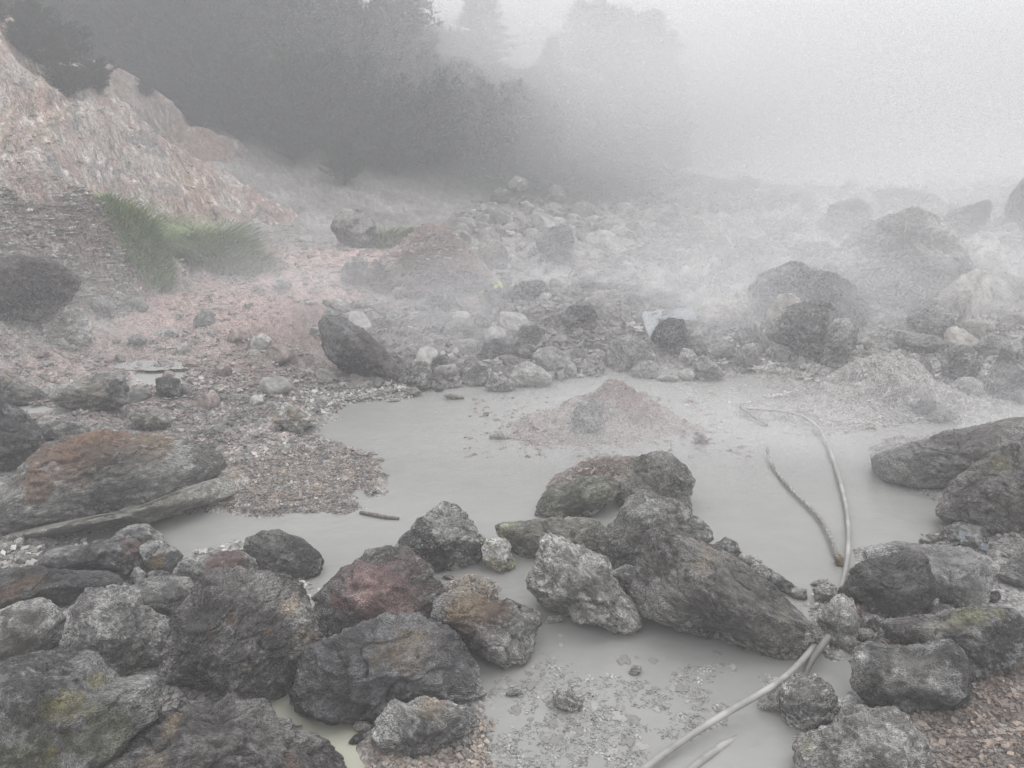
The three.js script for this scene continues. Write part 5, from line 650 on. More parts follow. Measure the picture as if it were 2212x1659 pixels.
function scatter(name, label, spots, sizes, tones, seed, { sink = .32, geos = pebbles, parent = scene } = {}) {   // spots: world points
  const r = rng(seed), q = new THREE.Quaternion(), M = new THREE.Matrix4(), c = new THREE.Color();
  if (spots.length > 400) { const parts = mixGeo(geos, seed); geos = parts; }
  const o = new THREE.InstancedMesh(geos[seed % geos.length], pebbleMat, spots.length); o.name = parent === scene ? numbered(name) : name; o.castShadow = o.receiveShadow = true;
  spots.forEach((p, i) => { const s = sizes[0] * Math.pow(sizes[1] / sizes[0], Math.pow(r(), 3.4)); q.setFromEuler(new THREE.Euler((r() - .5) * .6, r() * 6.28, (r() - .5) * .6)); M.compose(V(p.x, p.y + s * (.5 - sink), p.z), q, V(s * (.8 + .5 * r()), s * (.6 + .6 * r()), s)); o.setMatrixAt(i, M); const t = tones[Math.floor(r() * tones.length)], k = .75 + .5 * r(); c.setRGB(t[0] * k, t[1] * k, t[2] * k); o.setColorAt(i, c); });
  tag(o, label, parent === scene ? 'gravel' : null, null, 'stuff'); parent.add(o); return o;
}
function spotsIn(poly, n, seed, h = land, ok) {  // random points of the land inside an outline of the photograph
  const r = rng(seed), w = poly.map(([x, y]) => { const p = hit(x, y, (a, b) => Math.max(0, h(a, b))); return [p.x, p.z]; }), xs = w.map(p => p[0]), zs = w.map(p => p[1]), x0 = Math.min(...xs), x1 = Math.max(...xs), z0 = Math.min(...zs), z1 = Math.max(...zs), out = [];
  for (let k = 0; k < n * 12 && out.length < n; k++) { const x = mixf(x0, x1, r()), z = mixf(z0, z1, r()); if (polyDist(w, x, z) > (.03 + .05 * -z) * noise(x * 1.3, 1, z * 1.3) + .03 * noise(x * 6, 2, z * 6)) continue; const y = h(x, z); if (ok && !ok(x, y, z, r)) continue; out.push(V(x, y, z)); }
  return out;
}
const T = { grey: [[.25, .24, .23], [.17, .165, .16], [.34, .33, .31], [.22, .2, .19]], dark: [[.17, .16, .152], [.12, .115, .11], [.24, .23, .22], [.2, .178, .165]], pink: [[.34, .285, .265], [.28, .235, .22], [.40, .36, .34], [.22, .19, .178]], pale: [[.4, .39, .37], [.3, .29, .275], [.5, .49, .46], [.24, .23, .215]], ochre: [[.30, .245, .2], [.27, .235, .21], [.36, .325, .29], [.2, .18, .165]], brown: [[.17, .14, .12], [.12, .105, .095], [.22, .195, .175], [.26, .21, .175]], red: [[.185, .13, .118], [.15, .108, .1], [.25, .205, .19], [.21, .165, .152]] };
const dry = (x, y) => y > .004;
const G = [
  ['dark loose rubble on the left bank of the pond', [[300, 830], [700, 800], [760, 850], [690, 930], [760, 970], [640, 990], [420, 1000], [330, 900]], 9000, [.005, .045], [...T.dark, ...T.grey, ...T.pink], 101, { ok: dry }],
  ['tan gravel bank reaching into the pond at left', [[470, 990], [640, 975], [800, 980], [855, 1005], [820, 1060], [790, 1095], [560, 1112], [450, 1100], [500, 1040]], 15000, [.004, .028], [...T.ochre, ...T.grey, ...T.dark], 102, { ok: dry }],
  ['grey rubble around the small puddles at left', [[0, 700], [420, 700], [700, 760], [700, 830], [420, 900], [250, 960], [0, 960]], 7000, [.005, .05], [...T.grey, ...T.grey, ...T.pink], 103, {}],
  ['pinkish gravel on the path below the grass', [[300, 640], [700, 520], [1050, 520], [1100, 640], [900, 660], [640, 680], [420, 700]], 14000, [.006, .05], [[.33, .265, .24], ...T.grey, ...T.pink], 104, {}],
  ['stony rubble covering the dark bank behind the pond', [[700, 660], [1100, 640], [1450, 640], [1480, 790], [1200, 810], [900, 840], [720, 830]], 12000, [.008, .12], [...T.dark, ...T.grey], 105, { ok: dry }],
  ['pale stones washed along the left pond shore', [[690, 850], [880, 800], [940, 840], [860, 870], [740, 880], [690, 940], [620, 960], [600, 900]], 5000, [.008, .055], [...T.pale, ...T.grey], 106, { ok: dry }],
  ['pale rubble on the far right shore', [[1480, 640], [1750, 700], [2212, 660], [2212, 850], [2050, 870], [1760, 830], [1480, 800]], 9000, [.008, .09], [...T.pale, ...T.grey], 107, { ok: dry }],
  ['grey sandy gravel of the spit right of the pond', [[1580, 880], [1700, 840], [2080, 830], [2150, 870], [1900, 930], [1660, 940]], 9000, [.005, .03], T.pale, 108, { ok: dry }],
  ['misty rubble strewn over the far slope', [[1000, 600], [1000, 430], [1500, 420], [2212, 420], [2212, 660], [1480, 640]], 9000, [.02, .2], T.grey, 109, {}],
  ['brown gravel at the lower right corner', [[1850, 1400], [2250, 1330], [2260, 1700], [1950, 1700], [1900, 1520]], 9000, [.004, .03], T.brown, 110, { ok: dry }],
  ['brown and cream pebbles at the foot of the craggy front rock', [[800, 1640], [900, 1600], [1000, 1590], [1050, 1560], [1060, 1700], [800, 1700]], 1900, [.006, .03], T.ochre, 111, {}],
  ['grey rubble in the gap between the front left boulders', [[330, 1480], [400, 1470], [520, 1500], [520, 1540], [420, 1540], [330, 1570]], 700, [.008, .045], T.grey, 112, {}],
  ['pale gravel on the left shore beside the flat white stone', [[-20, 1160], [120, 1150], [240, 1170], [220, 1220], [80, 1240], [-20, 1240]], 1100, [.008, .045], T.pale, 113, {}],
  ['pale flakes along the water behind the front left boulders', [[380, 1180], [560, 1165], [640, 1260], [680, 1300], [600, 1290], [420, 1230]], 900, [.008, .04], T.pale, 114, {}],
  ['pale chips around the foot of the white pitted rock by the hose', [[1560, 1200], [1680, 1280], [1800, 1280], [1880, 1290], [1900, 1400], [1780, 1420], [1680, 1340]], 900, [.006, .03], T.pale, 115, {}],
  ['rubble between the boulders at the right edge', [[1880, 1290], [2212, 1220], [2230, 1120], [2080, 1100], [2000, 1160], [1900, 1200]], 1600, [.008, .04], T.grey, 116, { ok: dry }],
  ['gravel covering the scree slope', [[-40, 400], [0, 388], [200, 462], [400, 590], [430, 640], [300, 655], [150, 650], [-40, 680]], 14000, [.004, .045], [...T.grey, ...T.brown, ...T.pale, [.3, .24, .215], [.34, .32, .3], [.4, .38, .36]], 117, {}],
  ['loose stones on the pink hillside', [[0, 180], [230, 215], [400, 330], [680, 500], [600, 560], [300, 510], [0, 400]], 5000, [.008, .06], [...T.pink, ...T.pale, ...T.brown], 118, {}],
];
for (const [label, poly, n, sizes, tones, seed, o] of G) scatter('gravel', label, spotsIn(poly, Math.round(n * .55), seed, land, o.ok), [sizes[0] * .8, sizes[1] * .75], tones, seed);
// pebbles on the mounds move with them: parts
for (const [key, n, sizes, tones, seed] of [['redMound', 2200, [.004, .02], [...T.red, ...T.red, [.3, .27, .25]], 201], ['greyMound', 3400, [.004, .02], [[.38, .37, .355], [.46, .45, .43], [.3, .29, .275]], 203], ['pinkMound', 1800, [.006, .03], T.pink, 204], ['topGravel', 1000, [.003, .013], [...T.ochre, ...T.pink], 205], ['nookGravel', 500, [.004, .018], T.ochre, 206]]) {
  const g = rocks[key].o.geometry, p = g.attributes.position, nn = g.attributes.normal, r = rng(seed), out = [], toEye = EYE.clone().sub(rocks[key].foot).normalize();
  for (let k = 0; k < n * 8 && out.length < n; k++) { const i = Math.floor(r() * p.count); if (nn.getY(i) < .12 && nn.getX(i) * toEye.x + nn.getZ(i) * toEye.z < .1) continue; const j = .02; out.push(V(p.getX(i) + (r() - .5) * j, p.getY(i) - .003 + (r() - .5) * j * .4, p.getZ(i) + (r() - .5) * j)); }
  scatter('pebbles', null, out, sizes, tones, seed, { sink: .35, parent: rocks[key].o });
}
// flat pale stones lying in the shallow front pool: one by one
{
  const r = rng(515), mats = [[.27, .265, .25], [.24, .236, .225], [.31, .305, .285], [.2, .197, .188]].map((c, i) => { const m = new THREE.MeshStandardMaterial({ color: new THREE.Color().setRGB(...c), roughness: .9 }); m.name = 'pale_flake_' + 'abcd'[i]; return m; });
  const geos = [1, 2, 3, 4].map(s => { const B = ball(7), n = B.dir.length / 3, pos = new Float32Array(n * 3); for (let i = 0; i < n; i++) { const x = B.dir[i * 3], y = B.dir[i * 3 + 1], z = B.dir[i * 3 + 2], k = 1 + .45 * noise(x * 1.2 + s * 7, y, z * 1.2) + .3 * noise(x * 2.6 + s, y * 2.6, z * 2.6) + .18 * noise(x * 6 + s, y * 6, z * 6); pos[i * 3] = x * k; pos[i * 3 + 1] = y * k * .55 + .16 * noise(x * 3, s, z * 3); pos[i * 3 + 2] = z * k * .75; } const g = new THREE.BufferGeometry(); g.setAttribute('position', new THREE.BufferAttribute(pos, 3)); g.setAttribute('uv', new THREE.Float32BufferAttribute(B.uv, 2)); g.setIndex(B.idx.slice()); let v = 0; { const p = k => V(pos[k * 3], pos[k * 3 + 1], pos[k * 3 + 2]), [a, b, c] = B.idx; v = p(b).sub(p(a)).cross(p(c).sub(p(a))).dot(p(a)); } if (v < 0) { const q = B.idx.slice(); for (let t = 0; t < q.length; t += 3) [q[t], q[t + 1]] = [q[t + 1], q[t]]; g.setIndex(q); } g.setAttribute('normal', new THREE.BufferAttribute(smoothNormals(pos, g.index.array, B.same), 3)); return g; });
  const spots = [];
  const area = [[[1040, 1500], [1150, 1440], [1300, 1500], [1420, 1560], [1380, 1659], [1060, 1659]], [[1300, 1420], [1560, 1400], [1700, 1440], [1600, 1520], [1400, 1540]], [[1150, 1380], [1220, 1360], [1200, 1460], [1120, 1480]]];
  for (const [k, poly] of area.entries()) for (let t = 0; t < [150, 80, 18][k] * 5 && spots.filter(s => s.k === k).length < [46, 18, 8][k]; t++) { const xs = poly.map(p => p[0]), ys = poly.map(p => p[1]), x = mixf(Math.min(...xs), Math.max(...xs), r()), y = mixf(Math.min(...ys), Math.max(...ys), r()); if (polyDist(poly, x, y) > 0) continue; const p = onLevel(x, y, 0); spots.push({ p, k, s: .008 + .020 * Math.pow(r(), 2.5) }); }
  const fine = []; { const poly = [[1030, 1500], [1180, 1420], [1330, 1470], [1560, 1420], [1680, 1470], [1560, 1560], [1400, 1659], [1040, 1680]]; for (let t = 0; t < 9000 && fine.length < 1700; t++) { const x = mixf(1030, 1680, r()), y = mixf(1420, 1680, r()); if (polyDist(poly, x, y) > 40 * noise(x / 90, 1, y / 60)) continue; const p = onLevel(x, y, 0); if (fbm(p.x * 2.5, 3, p.z * 2.5, 3) < -.06) continue; p.y = .001; fine.push(p); } }
  scatter('pebble_bed', 'bed of small pale pebbles just breaking the water of the shallow front pool', fine, [.003, .0125], [[.3, .3, .28], [.25, .25, .235], [.35, .345, .325], [.21, .208, .195]], 301, { sink: .5 });
  spots.forEach(({ p, s }, i) => { const o = mesh('flat_stone', geos[i % 4], mats[Math.floor(r() * 4)]); o.position.set(p.x, -s * .1 - .25 * s * r(), p.z); o.rotation.y = r() * 6.28; o.scale.set(s * 1.5, s, s * 1.5); tag(o, 'small flat pale stone lying in the shallow front pool', 'stone', 'flat stones in the shallow front pool'); });
}

// middling stones of the rubble, one by one: copies of six broken stones
{
  const r = rng(616), base = [0, 1, 2, 3, 4, 5].map(i => { const B = ball(9), n = B.dir.length / 3, pos = new Float32Array(n * 3), col = new Float32Array(n * 3), cuts = []; for (let k = 0; k < 9; k++) { const d = V(r() - .5, r() - .5, r() - .5).normalize(); cuts.push([d, .55 + .3 * r()]); }
    for (let q = 0; q < n; q++) { const p = V(B.dir[q * 3], B.dir[q * 3 + 1], B.dir[q * 3 + 2]); p.multiply(V(1.25, .8, 1)); for (const [d, l] of cuts) { const t = p.dot(d); if (t > l) p.addScaledVector(d, -(t - l) * .95); } const k = 1 + .14 * fbm(p.x * 2 + i * 9, p.y * 2, p.z * 2, 3) + .08 * noise(p.x * 6 + i, p.y * 6, p.z * 6); p.multiplyScalar(k); p.toArray(pos, q * 3); const e = .8 + .9 * fbm(p.x * 2.5 + i * 5, p.y * 2.5, p.z * 2.5, 3) + .5 * noise(p.x * 9, p.y * 9, p.z * 9 + i); for (let c = 0; c < 3; c++) col[q * 3 + c] = Math.max(.3, e); }
    const g = new THREE.BufferGeometry(); g.setAttribute('position', new THREE.BufferAttribute(pos, 3)); g.setAttribute('color', new THREE.BufferAttribute(col, 3)); g.setIndex(B.idx.slice()); g.setAttribute('normal', new THREE.BufferAttribute(smoothNormals(pos, B.idx, B.same), 3)); if (pos[0] * g.attributes.normal.getX(0) + pos[1] * g.attributes.normal.getY(0) + pos[2] * g.attributes.normal.getZ(0) < 0) { const q = B.idx.slice(); for (let t = 0; t < q.length; t += 3) [q[t], q[t + 1]] = [q[t + 1], q[t]]; g.setIndex(q); g.setAttribute('normal', new THREE.BufferAttribute(smoothNormals(pos, q, B.same), 3)); } return g; });
  const tones = [[.2, .195, .185], [.29, .285, .27], [.13, .127, .122], [.4, .39, .37], [.26, .22, .2]].map((c, i) => { const m = new THREE.MeshStandardMaterial({ color: new THREE.Color().setRGB(...c), vertexColors: true, roughness: .93 }); m.name = ['grey_stone', 'light_stone', 'dark_stone', 'pale_stone', 'pinkish_stone'][i]; return m; });
  for (const [label, poly, n, s0, s1, tone, seed, gi] of [['packed pale rubble in the steam of the right bank', [[1450, 420], [2240, 410], [2240, 800], [1950, 790], [1480, 760]], 800, .06, .42, [.34, .33, .315], 41, 1], ['jumbled rubble of the misty far slope', [[960, 470], [1460, 410], [1500, 640], [1100, 620]], 380, .05, .24, [.27, .262, .25], 42, 3], ['coarse rubble packed into the bank behind the pond', [[720, 690], [1000, 640], [1460, 645], [1500, 790], [1100, 812], [880, 832]], 520, .03, .12, [.2, .193, .185], 43, 4]]) {
    const sp = spotsIn(poly, n, seed, land, dry), o = new THREE.InstancedMesh(base[gi], tones[0], sp.length), M = new THREE.Matrix4(), c = new THREE.Color(); sp.forEach((p, i) => { const q = s0 * Math.pow(s1 / s0, Math.pow(r(), 2)), k = (.8 + .5 * r()) / .19; M.compose(V(p.x, p.y + q * .2, p.z), new THREE.Quaternion().setFromEuler(new THREE.Euler(r() * 6, r() * 6, r() * 6)), V(q, q * .8, q)); o.setMatrixAt(i, M); o.setColorAt(i, c.setRGB(tone[0] * k, tone[1] * k, tone[2] * k)); }); o.name = numbered('rubble'); o.castShadow = o.receiveShadow = true; tag(o, label, 'rubble', null, 'stuff'); scene.add(o); }
  for (const [label, group, poly, n, s0, s1, use] of [
    ['middling stone in the rubble of the bank behind the pond', 'stones of the bank behind the pond', [[720, 680], [1000, 640], [1440, 640], [1480, 780], [1100, 810], [880, 830], [740, 810]], 62, .05, .24, [0, 1, 2, 0, 3]],
    ['misty stone strewn over the far slope beyond the bank', 'stones of the far slope', [[960, 470], [1400, 415], [1480, 600], [1200, 600], [1000, 560]], 58, .10, .36, [1, 3, 0, 2]],
    ['stone half lost in the steam of the right-hand boulder pile', 'stones in the right boulder pile', [[1440, 410], [2230, 400], [2230, 780], [1900, 770], [1480, 720]], 80, .12, .36, [0, 1, 3, 2]],
    ['loose stone on the stony ground left of the pond', 'stones of the left bank', [[60, 720], [420, 690], [700, 780], [640, 920], [420, 950], [280, 880], [80, 870]], 40, .04, .15, [0, 1, 3, 4]],
    ['pinkish stone at the foot of the hillside', 'stones below the hillside', [[620, 540], [900, 540], [1040, 590], [900, 640], [660, 650], [420, 660]], 15, .04, .13, [4, 0, 1]],
  ]) { const sp = spotsIn(poly, n, 700 + n, land, dry); let first = null; for (const p of sp) { const s = s0 * Math.pow(s1 / s0, Math.pow(r(), 1.8)); let o; const gi = Math.floor(r() * 6), mi = use[Math.floor(r() * use.length)]; if (!first) { o = first = mesh('stone', base[gi], tones[mi]); tag(o, label, 'stone', group); } else { o = first.clone(); o.name = numbered('stone'); o.geometry = base[gi]; o.material = tones[mi]; scene.add(o); } o.position.set(p.x, p.y + s * .25, p.z); o.rotation.set((r() - .5) * .8, r() * 6.28, (r() - .5) * .8); o.scale.set(s, s * (.8 + .4 * r()), s); } }
}

// ------------------------------------------------------------------ vegetation: trees and bushes behind, grass
const leafMat = new THREE.MeshStandardMaterial({ vertexColors: true, roughness: .9, side: THREE.DoubleSide }); leafMat.name = 'needles';
const barkMat = new THREE.MeshStandardMaterial({ color: new THREE.Color().setRGB(.05, .043, .038), roughness: .95 }); barkMat.name = 'bark';
function limb(a, b, r0, r1, sides = 5) { const d = b.clone().sub(a), len = d.length(), g = new THREE.CylinderGeometry(r1, r0, len, sides, 1, true); g.translate(0, len / 2, 0); g.applyQuaternion(new THREE.Quaternion().setFromUnitVectors(V(0, 1, 0), d.normalize())); g.translate(a.x, a.y, a.z); return g; }
function makeTree(seed, kind) {                  // unit tree: 1 m high; kind 0 spreading pine, 1 spire conifer, 2 broad bushy tree
  const r = rng(seed), wood = [limb(V(0, 0, 0), V(.02, .5, .01), .022, .014, 8), limb(V(.02, .5, .01), V(0, kind === 2 ? .75 : .97, 0), .014, .003, 6)], pos = [], col = [];
  const tuft = (p, dir, s) => { const t = .7 + .6 * r(); for (let k = 0; k < 5; k++) { const d = dir.clone().add(V((r() - .5) * 1.6, (r() - .35) * 1.3, (r() - .5) * 1.6)).normalize(), w = V(r() - .5, r() - .5, r() - .5).cross(d).normalize().multiplyScalar(s * .16), q = p.clone().add(V((r() - .5) * s, (r() - .5) * s, (r() - .5) * s)), e = q.clone().addScaledVector(d, s * (.7 + .6 * r())); pos.push(q.x - w.x, q.y - w.y, q.z - w.z, q.x + w.x, q.y + w.y, q.z + w.z, e.x, e.y, e.z); const c = [.036 * t, .045 * t, .03 * t]; col.push(...c, ...c, ...c); } };
  const n = kind === 2 ? 60 : 78;
  for (let i = 0; i < n; i++) {
    const t = i / n, h = kind === 0 ? .10 + .88 * Math.pow(t, .85) : kind === 1 ? .08 + .9 * t : .15 + .6 * t, a = i * 2.4 + r(), reach = kind === 0 ? .30 * Math.pow(1 - .88 * t, .8) * (.6 + .6 * r()) + .03 : kind === 1 ? .2 * (1 - t) * (.7 + .5 * r()) + .012 : .38 * Math.sqrt(1 - .75 * t * t) * (.5 + .7 * r());
    const up = kind === 0 ? .12 + .25 * t : kind === 1 ? -.05 + .5 * t : .5 + .3 * r(), base = V(.02 * (1 - t), h, 0), tip = base.clone().add(V(Math.cos(a) * reach, reach * up, Math.sin(a) * reach)); wood.push(limb(base, tip, .006 * (1.2 - t), .0015, 4));
    const m = kind === 2 ? 12 : 9;
    for (let k = 1; k <= m; k++) { const f = .25 + .75 * k / m, p = base.clone().lerp(tip, f); const side = V(-Math.sin(a), .1, Math.cos(a)).multiplyScalar((r() - .5) * reach * .5 * (1.1 - f * .6)); p.add(side); tuft(p, tip.clone().sub(base).normalize().add(side.normalize().multiplyScalar(.7)), kind === 1 ? .032 : kind === 2 ? .055 : .042); tuft(p.add(V(0, .012, 0)), V(0, 1, 0).add(side), .03); }
  }
  const crown = new THREE.BufferGeometry(); crown.setAttribute('position', new THREE.Float32BufferAttribute(pos, 3)); crown.setAttribute('color', new THREE.Float32BufferAttribute(col, 3)); crown.computeVertexNormals();
  return { crown, trunk: mergeGeometries(wood.map(g => g.toNonIndexed())) };
}
const kinds = [makeTree(11, 0), makeTree(12, 0), makeTree(13, 1), makeTree(14, 2), makeTree(15, 2)];
function plant(name, label, cat, k, px, D, top, wide, turn, group, foot) {   // px: where in the photograph, D: how deep, top: height of its tip in the photograph
  const a = atDepth(px, 400, D), y = land(a.x, a.z), h = atDepth(px, top, D).y - y, o = new THREE.Group(); o.name = numbered(name);
  o.position.set(a.x, y - .1, a.z); o.rotation.y = turn; o.scale.set(h * wide, h, h * wide); mesh('crown', kinds[k].crown, leafMat, o); mesh('trunk', kinds[k].trunk, barkMat, o); scene.add(o); tag(o, label, cat, group);
}
for (const t of [
  [0, 'dark pine leaning over the hilltop at the upper left corner', 20, 18, -260, 1.1], [1, 'tall pine with sky gaps beneath its branches at upper left', 170, 21, -330, 1.1], [0, 'spreading pine with a visible forked trunk left of the misty forest', 300, 22, -300, 1.15], [3, 'broad dark tree right of the forked pine', 420, 21.5, -120, 1.1],
  [1, 'tall dim pine in the middle of the left forest', 540, 23, -230, 1.1], [0, 'dim pine left of the forest edge, its top out of the frame', 670, 23, -200, 1.15], [1, 'tall pine with drooping boughs at the left of the sky gap', 790, 24, -160, 1.1], [0, 'pine with ragged right side at the forest edge', 880, 24.5, -70, 1.1],
  [0, 'wide conifer with layered boughs, first right of the sky gap', 1040, 31, -15, 1.25], [3, 'round dark tree at the foot of the forest edge', 960, 25, 110, 1.1], [2, 'small pointed conifer with an open top between two wide ones', 1188, 36, 72, 1.6], [4, 'dim bushy tree below the small pointed conifer', 1130, 34, 185, 1.3],
  [0, 'faint wide conifer in thick mist right of the pointed one', 1275, 46, 8, 1.25], [1, 'faintest tree at the right end of the treeline', 1370, 52, 25, 1.3], [4, 'low misty tree at the right foot of the treeline', 1300, 44, 215, 1.4], [3, 'low misty round tree farthest right before the bright sky', 1430, 48, 235, 1.3],
]) plant('tree', t[1], 'tree', t[0], t[2], t[3], t[4], t[5], t[2] * 1.7);
for (const [i, t] of [['dark bush on the hill crest at the upper left', 95, 165, 20], ['bush right of the first on the hill crest', 140, 190, 40], ['bush in the notch left of the pink ridge', 240, 205, 105], ['low bush in front of the others on the hill crest', 175, 215, 110], ['low dark bush at the right of the hill-crest bushes', 205, 222, 130], ['tall bush standing behind the hill crest', 50, 115, -20], ['big bush joining the hill crest to the forest', 185, 170, 20], ['bush between the hill crest and the left pines', 120, 130, -30]].entries()) { const p = hit(t[1], t[2]); plant('shrub', t[0], 'shrub', 3 + i % 2, t[1], -p.z, t[3], 1.25, i * 1.9); }
for (const [i, t] of [
  ['dark shrub at the left frame edge on the hillside', 5, 12.6, 170, .8], ['shrub behind the pink ridge top', 340, 18.8, 150, 1], ['shrub halfway down behind the pink ridge', 440, 19.4, 210, 1], ['shrub lower behind the pink ridge', 530, 19.6, 270, 1],
  ['shrub at the low end of the pink ridge', 640, 19.6, 250, 1.1], ['dark shrub behind the big streaked boulder', 745, 19, 275, 1.1], ['shrub left of the misty boulders', 850, 20.5, 265, 1.2], ['dim shrub behind the pink mound', 960, 22, 265, 1.2], ['dim shrub behind the topmost pale boulder', 1080, 24, 260, 1.2], ['faint shrub right of the topmost pale boulder', 1200, 31, 275, 1.2], ['faint shrub before the right end of the treeline', 1330, 38, 290, 1.2],
  ['deep shade shrub under the left pines', 380, 20.2, 90, 1], ['shrub beneath the broad dark tree', 480, 20.8, 160, 1], ['tall shrub in front of the dim middle pine', 590, 21.4, 190, 1.1], ['tall shrub before the drooping pine', 720, 22, 210, 1.1], ['shrub at the foot of the ragged pine', 840, 22.5, 230, 1.1], ['leafy shrub under the round dark tree', 930, 23.5, 250, 1.1], ['leafy shrub under the wide conifer', 1050, 29, 230, 1.1], ['misty shrub under the pointed conifer', 1180, 33, 245, 1.2],
].entries()) plant('shrub', t[0], 'shrub', 3 + i % 2, t[1], t[2], t[3], t[4], i * 1.3);
{ // the wooded slope behind the trees: undergrowth nobody could count
  const r = rng(901), list = [];
  for (let k = 0; k < 5000 && list.length < 420; k++) { const x = mixf(-26, 9, r()), z = mixf(-20.5, -40, r()), edge = -20.5 - Math.max(0, x + 3) * 1.5; if (z > edge || (x > -12.5 && x < -3.5 && z > -20)) continue; const y = land(x, z); if (y > 9 || r() < (x + 4) / 11) continue; list.push([x, y, z, 1.3 + 1.5 * r()]); }
  const o = new THREE.InstancedMesh(kinds[3].crown, leafMat, list.length), M = new THREE.Matrix4();
  list.forEach(([x, y, z, h], i) => { M.compose(V(x, y - .35 * h, z), new THREE.Quaternion().setFromEuler(new THREE.Euler(0, r() * 6.28, 0)), V(h * 1.5, h * 1.25, h * 1.5)); o.setMatrixAt(i, M); });
  o.name = 'forest_undergrowth'; o.castShadow = o.receiveShadow = true; tag(o, 'dense dark undergrowth on the misty wooded slope behind the trees', 'undergrowth', null, 'stuff'); scene.add(o);
}
const grassMat = new THREE.MeshStandardMaterial({ vertexColors: true, roughness: .8, side: THREE.DoubleSide }); grassMat.name = 'grass_blade';
function grass(name, label, patches, seed, tint) {
  const r = rng(seed), pos = [], col = [], idx = [], wind = V(.5, 0, .25);
  for (const [px, py, rx, rz, hgt, n] of patches) { const c = hit(px, py); for (let k = 0; k < n; k++) {
    const a = r() * 6.28, s = Math.sqrt(r()), x = c.x + Math.cos(a) * s * rx, z = c.z + Math.sin(a) * s * rz, y = land(x, z) - .02, tuft = .75 + .5 * noise(x * 5, 3, z * 5), h = hgt * (.45 + .75 * r()) * (1 - .5 * s * s) * tuft, b = r() * 6.28, dead = r() < .12, lean = V(Math.cos(b), 0, Math.sin(b)).multiplyScalar(.45 + .55 * r()).add(wind.clone().multiplyScalar(.1 + .5 * r())).add(V(Math.cos(a), 0, Math.sin(a)).multiplyScalar(.35 * s)), w = .008 + .008 * r(), side = V(-Math.sin(b + 1), 0, Math.cos(b + 1)), t = .7 + .6 * r(), base = pos.length / 3;
    for (let q = 0; q <= 4; q++) { const f = q / 4, ww = w * (1 - f * .92), X = x + lean.x * f * f * h, Y = y + h * (f - .33 * f * f * f), Z = z + lean.z * f * f * h; pos.push(X - side.x * ww, Y, Z - side.z * ww, X + side.x * ww, Y, Z + side.z * ww); for (let m = 0; m < 2; m++) col.push(tint[0] * t * (dead ? 1.6 : 1), tint[1] * t * (dead ? 1.2 : 1), tint[2] * t); if (q) { const o = base + q * 2; idx.push(o - 2, o - 1, o, o - 1, o + 1, o); } }
  } }
  const g = new THREE.BufferGeometry(); g.setAttribute('position', new THREE.Float32BufferAttribute(pos, 3)); g.setAttribute('color', new THREE.Float32BufferAttribute(col, 3)); g.setIndex(idx); g.computeVertexNormals(); tag(mesh(name, g, grassMat), label, 'grass clump');
}
grass('grass_clump', 'large drooping green grass clump on the slope at left', [[300, 510, .36, .35, .6, 2400], [355, 535, .42, .4, .85, 3200], [420, 560, .42, .4, .95, 3400], [475, 575, .42, .4, 1.1, 3400], [530, 590, .36, .3, .7, 2000]], 71, [.24, .31, .18]);
grass('grass_clump', 'smaller dim grass clump right of the big streaked boulder', [[845, 530, .45, .4, .6, 1500], [890, 520, .4, .4, .5, 1000]], 72, [.2, .24, .15]);

const STEAM = [   // x, y in the photograph, depth, spread in three directions, size, count
  [2000, 500, 16.5, 3.4, 1.0, 2.2, 1.35, 9], [1850, 410, 27, 8, .9, 2, 1.9, 4],
  [1920, 640, 10.4, 1.9, .4, .7, .8, 8], [1720, 990, 6.0, 1.2, .05, .5, .42, 3], [1250, 100, 26, 4.6, 1.8, 1.5, 2.1, 9], [1480, 250, 24, 2.4, 1.8, 1.6, 1.8, 3], [1250, 690, 10, 1.6, .3, .7, .8, 3], [600, 690, 9, 1.8, .25, .8, .6, 3],
];
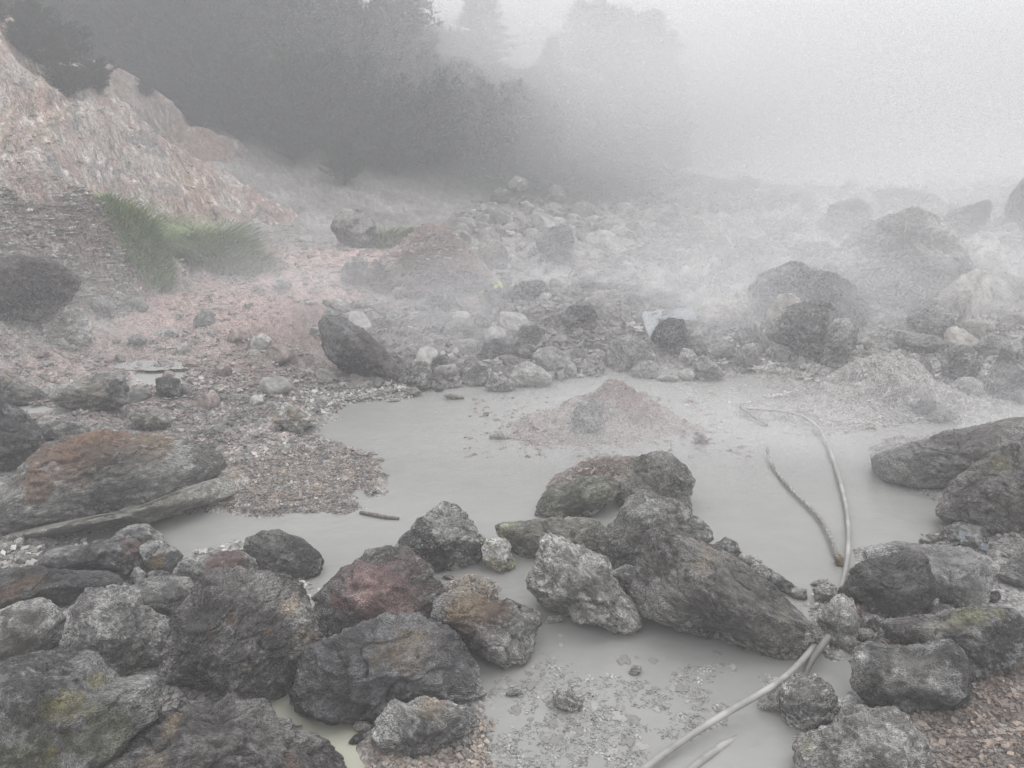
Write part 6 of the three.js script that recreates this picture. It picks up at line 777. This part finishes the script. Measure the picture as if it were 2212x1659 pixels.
// ------------------------------------------------------------------ steam: banks of fine droplets that drift over the hot ground
{
  const r = rng(4242), N = 450000, e = 0.0095, pos = new Float32Array(N * 9), g3 = () => { let u = 0; while (!u) u = r(); return Math.sqrt(-2 * Math.log(u)) * Math.cos(6.28318 * r()); };
  for (let i = 0; i < N; i++) {
    const x = g3(), y = g3(), z = g3(), a = V(g3(), g3(), g3()).normalize(), b = V(g3(), g3(), g3()).cross(a).normalize(), c = a.clone().cross(b);
    for (let k = 0; k < 3; k++) { const t = k * 2.0944, u = Math.cos(t) * e * 0.577, v = Math.sin(t) * e * 0.577; pos[i * 9 + k * 3] = x + b.x * u + c.x * v; pos[i * 9 + k * 3 + 1] = y + b.y * u + c.y * v; pos[i * 9 + k * 3 + 2] = z + b.z * u + c.z * v; }
  }
  const g = new THREE.BufferGeometry(); g.setAttribute('position', new THREE.BufferAttribute(pos, 3)); g.computeVertexNormals();
  const m = new THREE.MeshStandardMaterial({ color: new THREE.Color(.965, .965, .975), roughness: 1, transparent: true, opacity: 0.29, side: THREE.DoubleSide }); m.name = 'steam_droplets';
  const puffs = [];
  const bank = (px, py, D, rx, ry, rz, sig, n) => { const p = atDepth(px, py, D); for (let k = 0; k < n; k++) { const q = 2 * (k + .2 + .6 * r()) / n - 1; puffs.push([p.x + 1.7 * rx * q * (.75 + .25 * Math.abs(q)), Math.max(0.1, p.y + (r() + r() - 1) * 1.6 * ry), p.z + (r() + r() - 1) * 1.6 * rz, sig * (0.75 + 0.5 * r())]); } };
  for (const b of STEAM) bank(...b);
  const o = new THREE.InstancedMesh(g, m, puffs.length), M = new THREE.Matrix4();
  puffs.forEach(([x, y, z, s], i) => { M.compose(V(x, y, z), new THREE.Quaternion().setFromEuler(new THREE.Euler(r() * 6, r() * 6, r() * 6)), V(s, s, s)); M.premultiply(new THREE.Matrix4().makeTranslation(-x, -y, -z)); M.premultiply(new THREE.Matrix4().makeScale(1.25, 0.7, 1)); M.premultiply(new THREE.Matrix4().makeTranslation(x, y, z)); o.setMatrixAt(i, M); });
  o.name = 'steam_cloud'; tag(o, 'white steam drifting over the hot ground and the boulders at right', 'steam', null, 'stuff'); scene.add(o);
}
renderer.render(scene, camera);
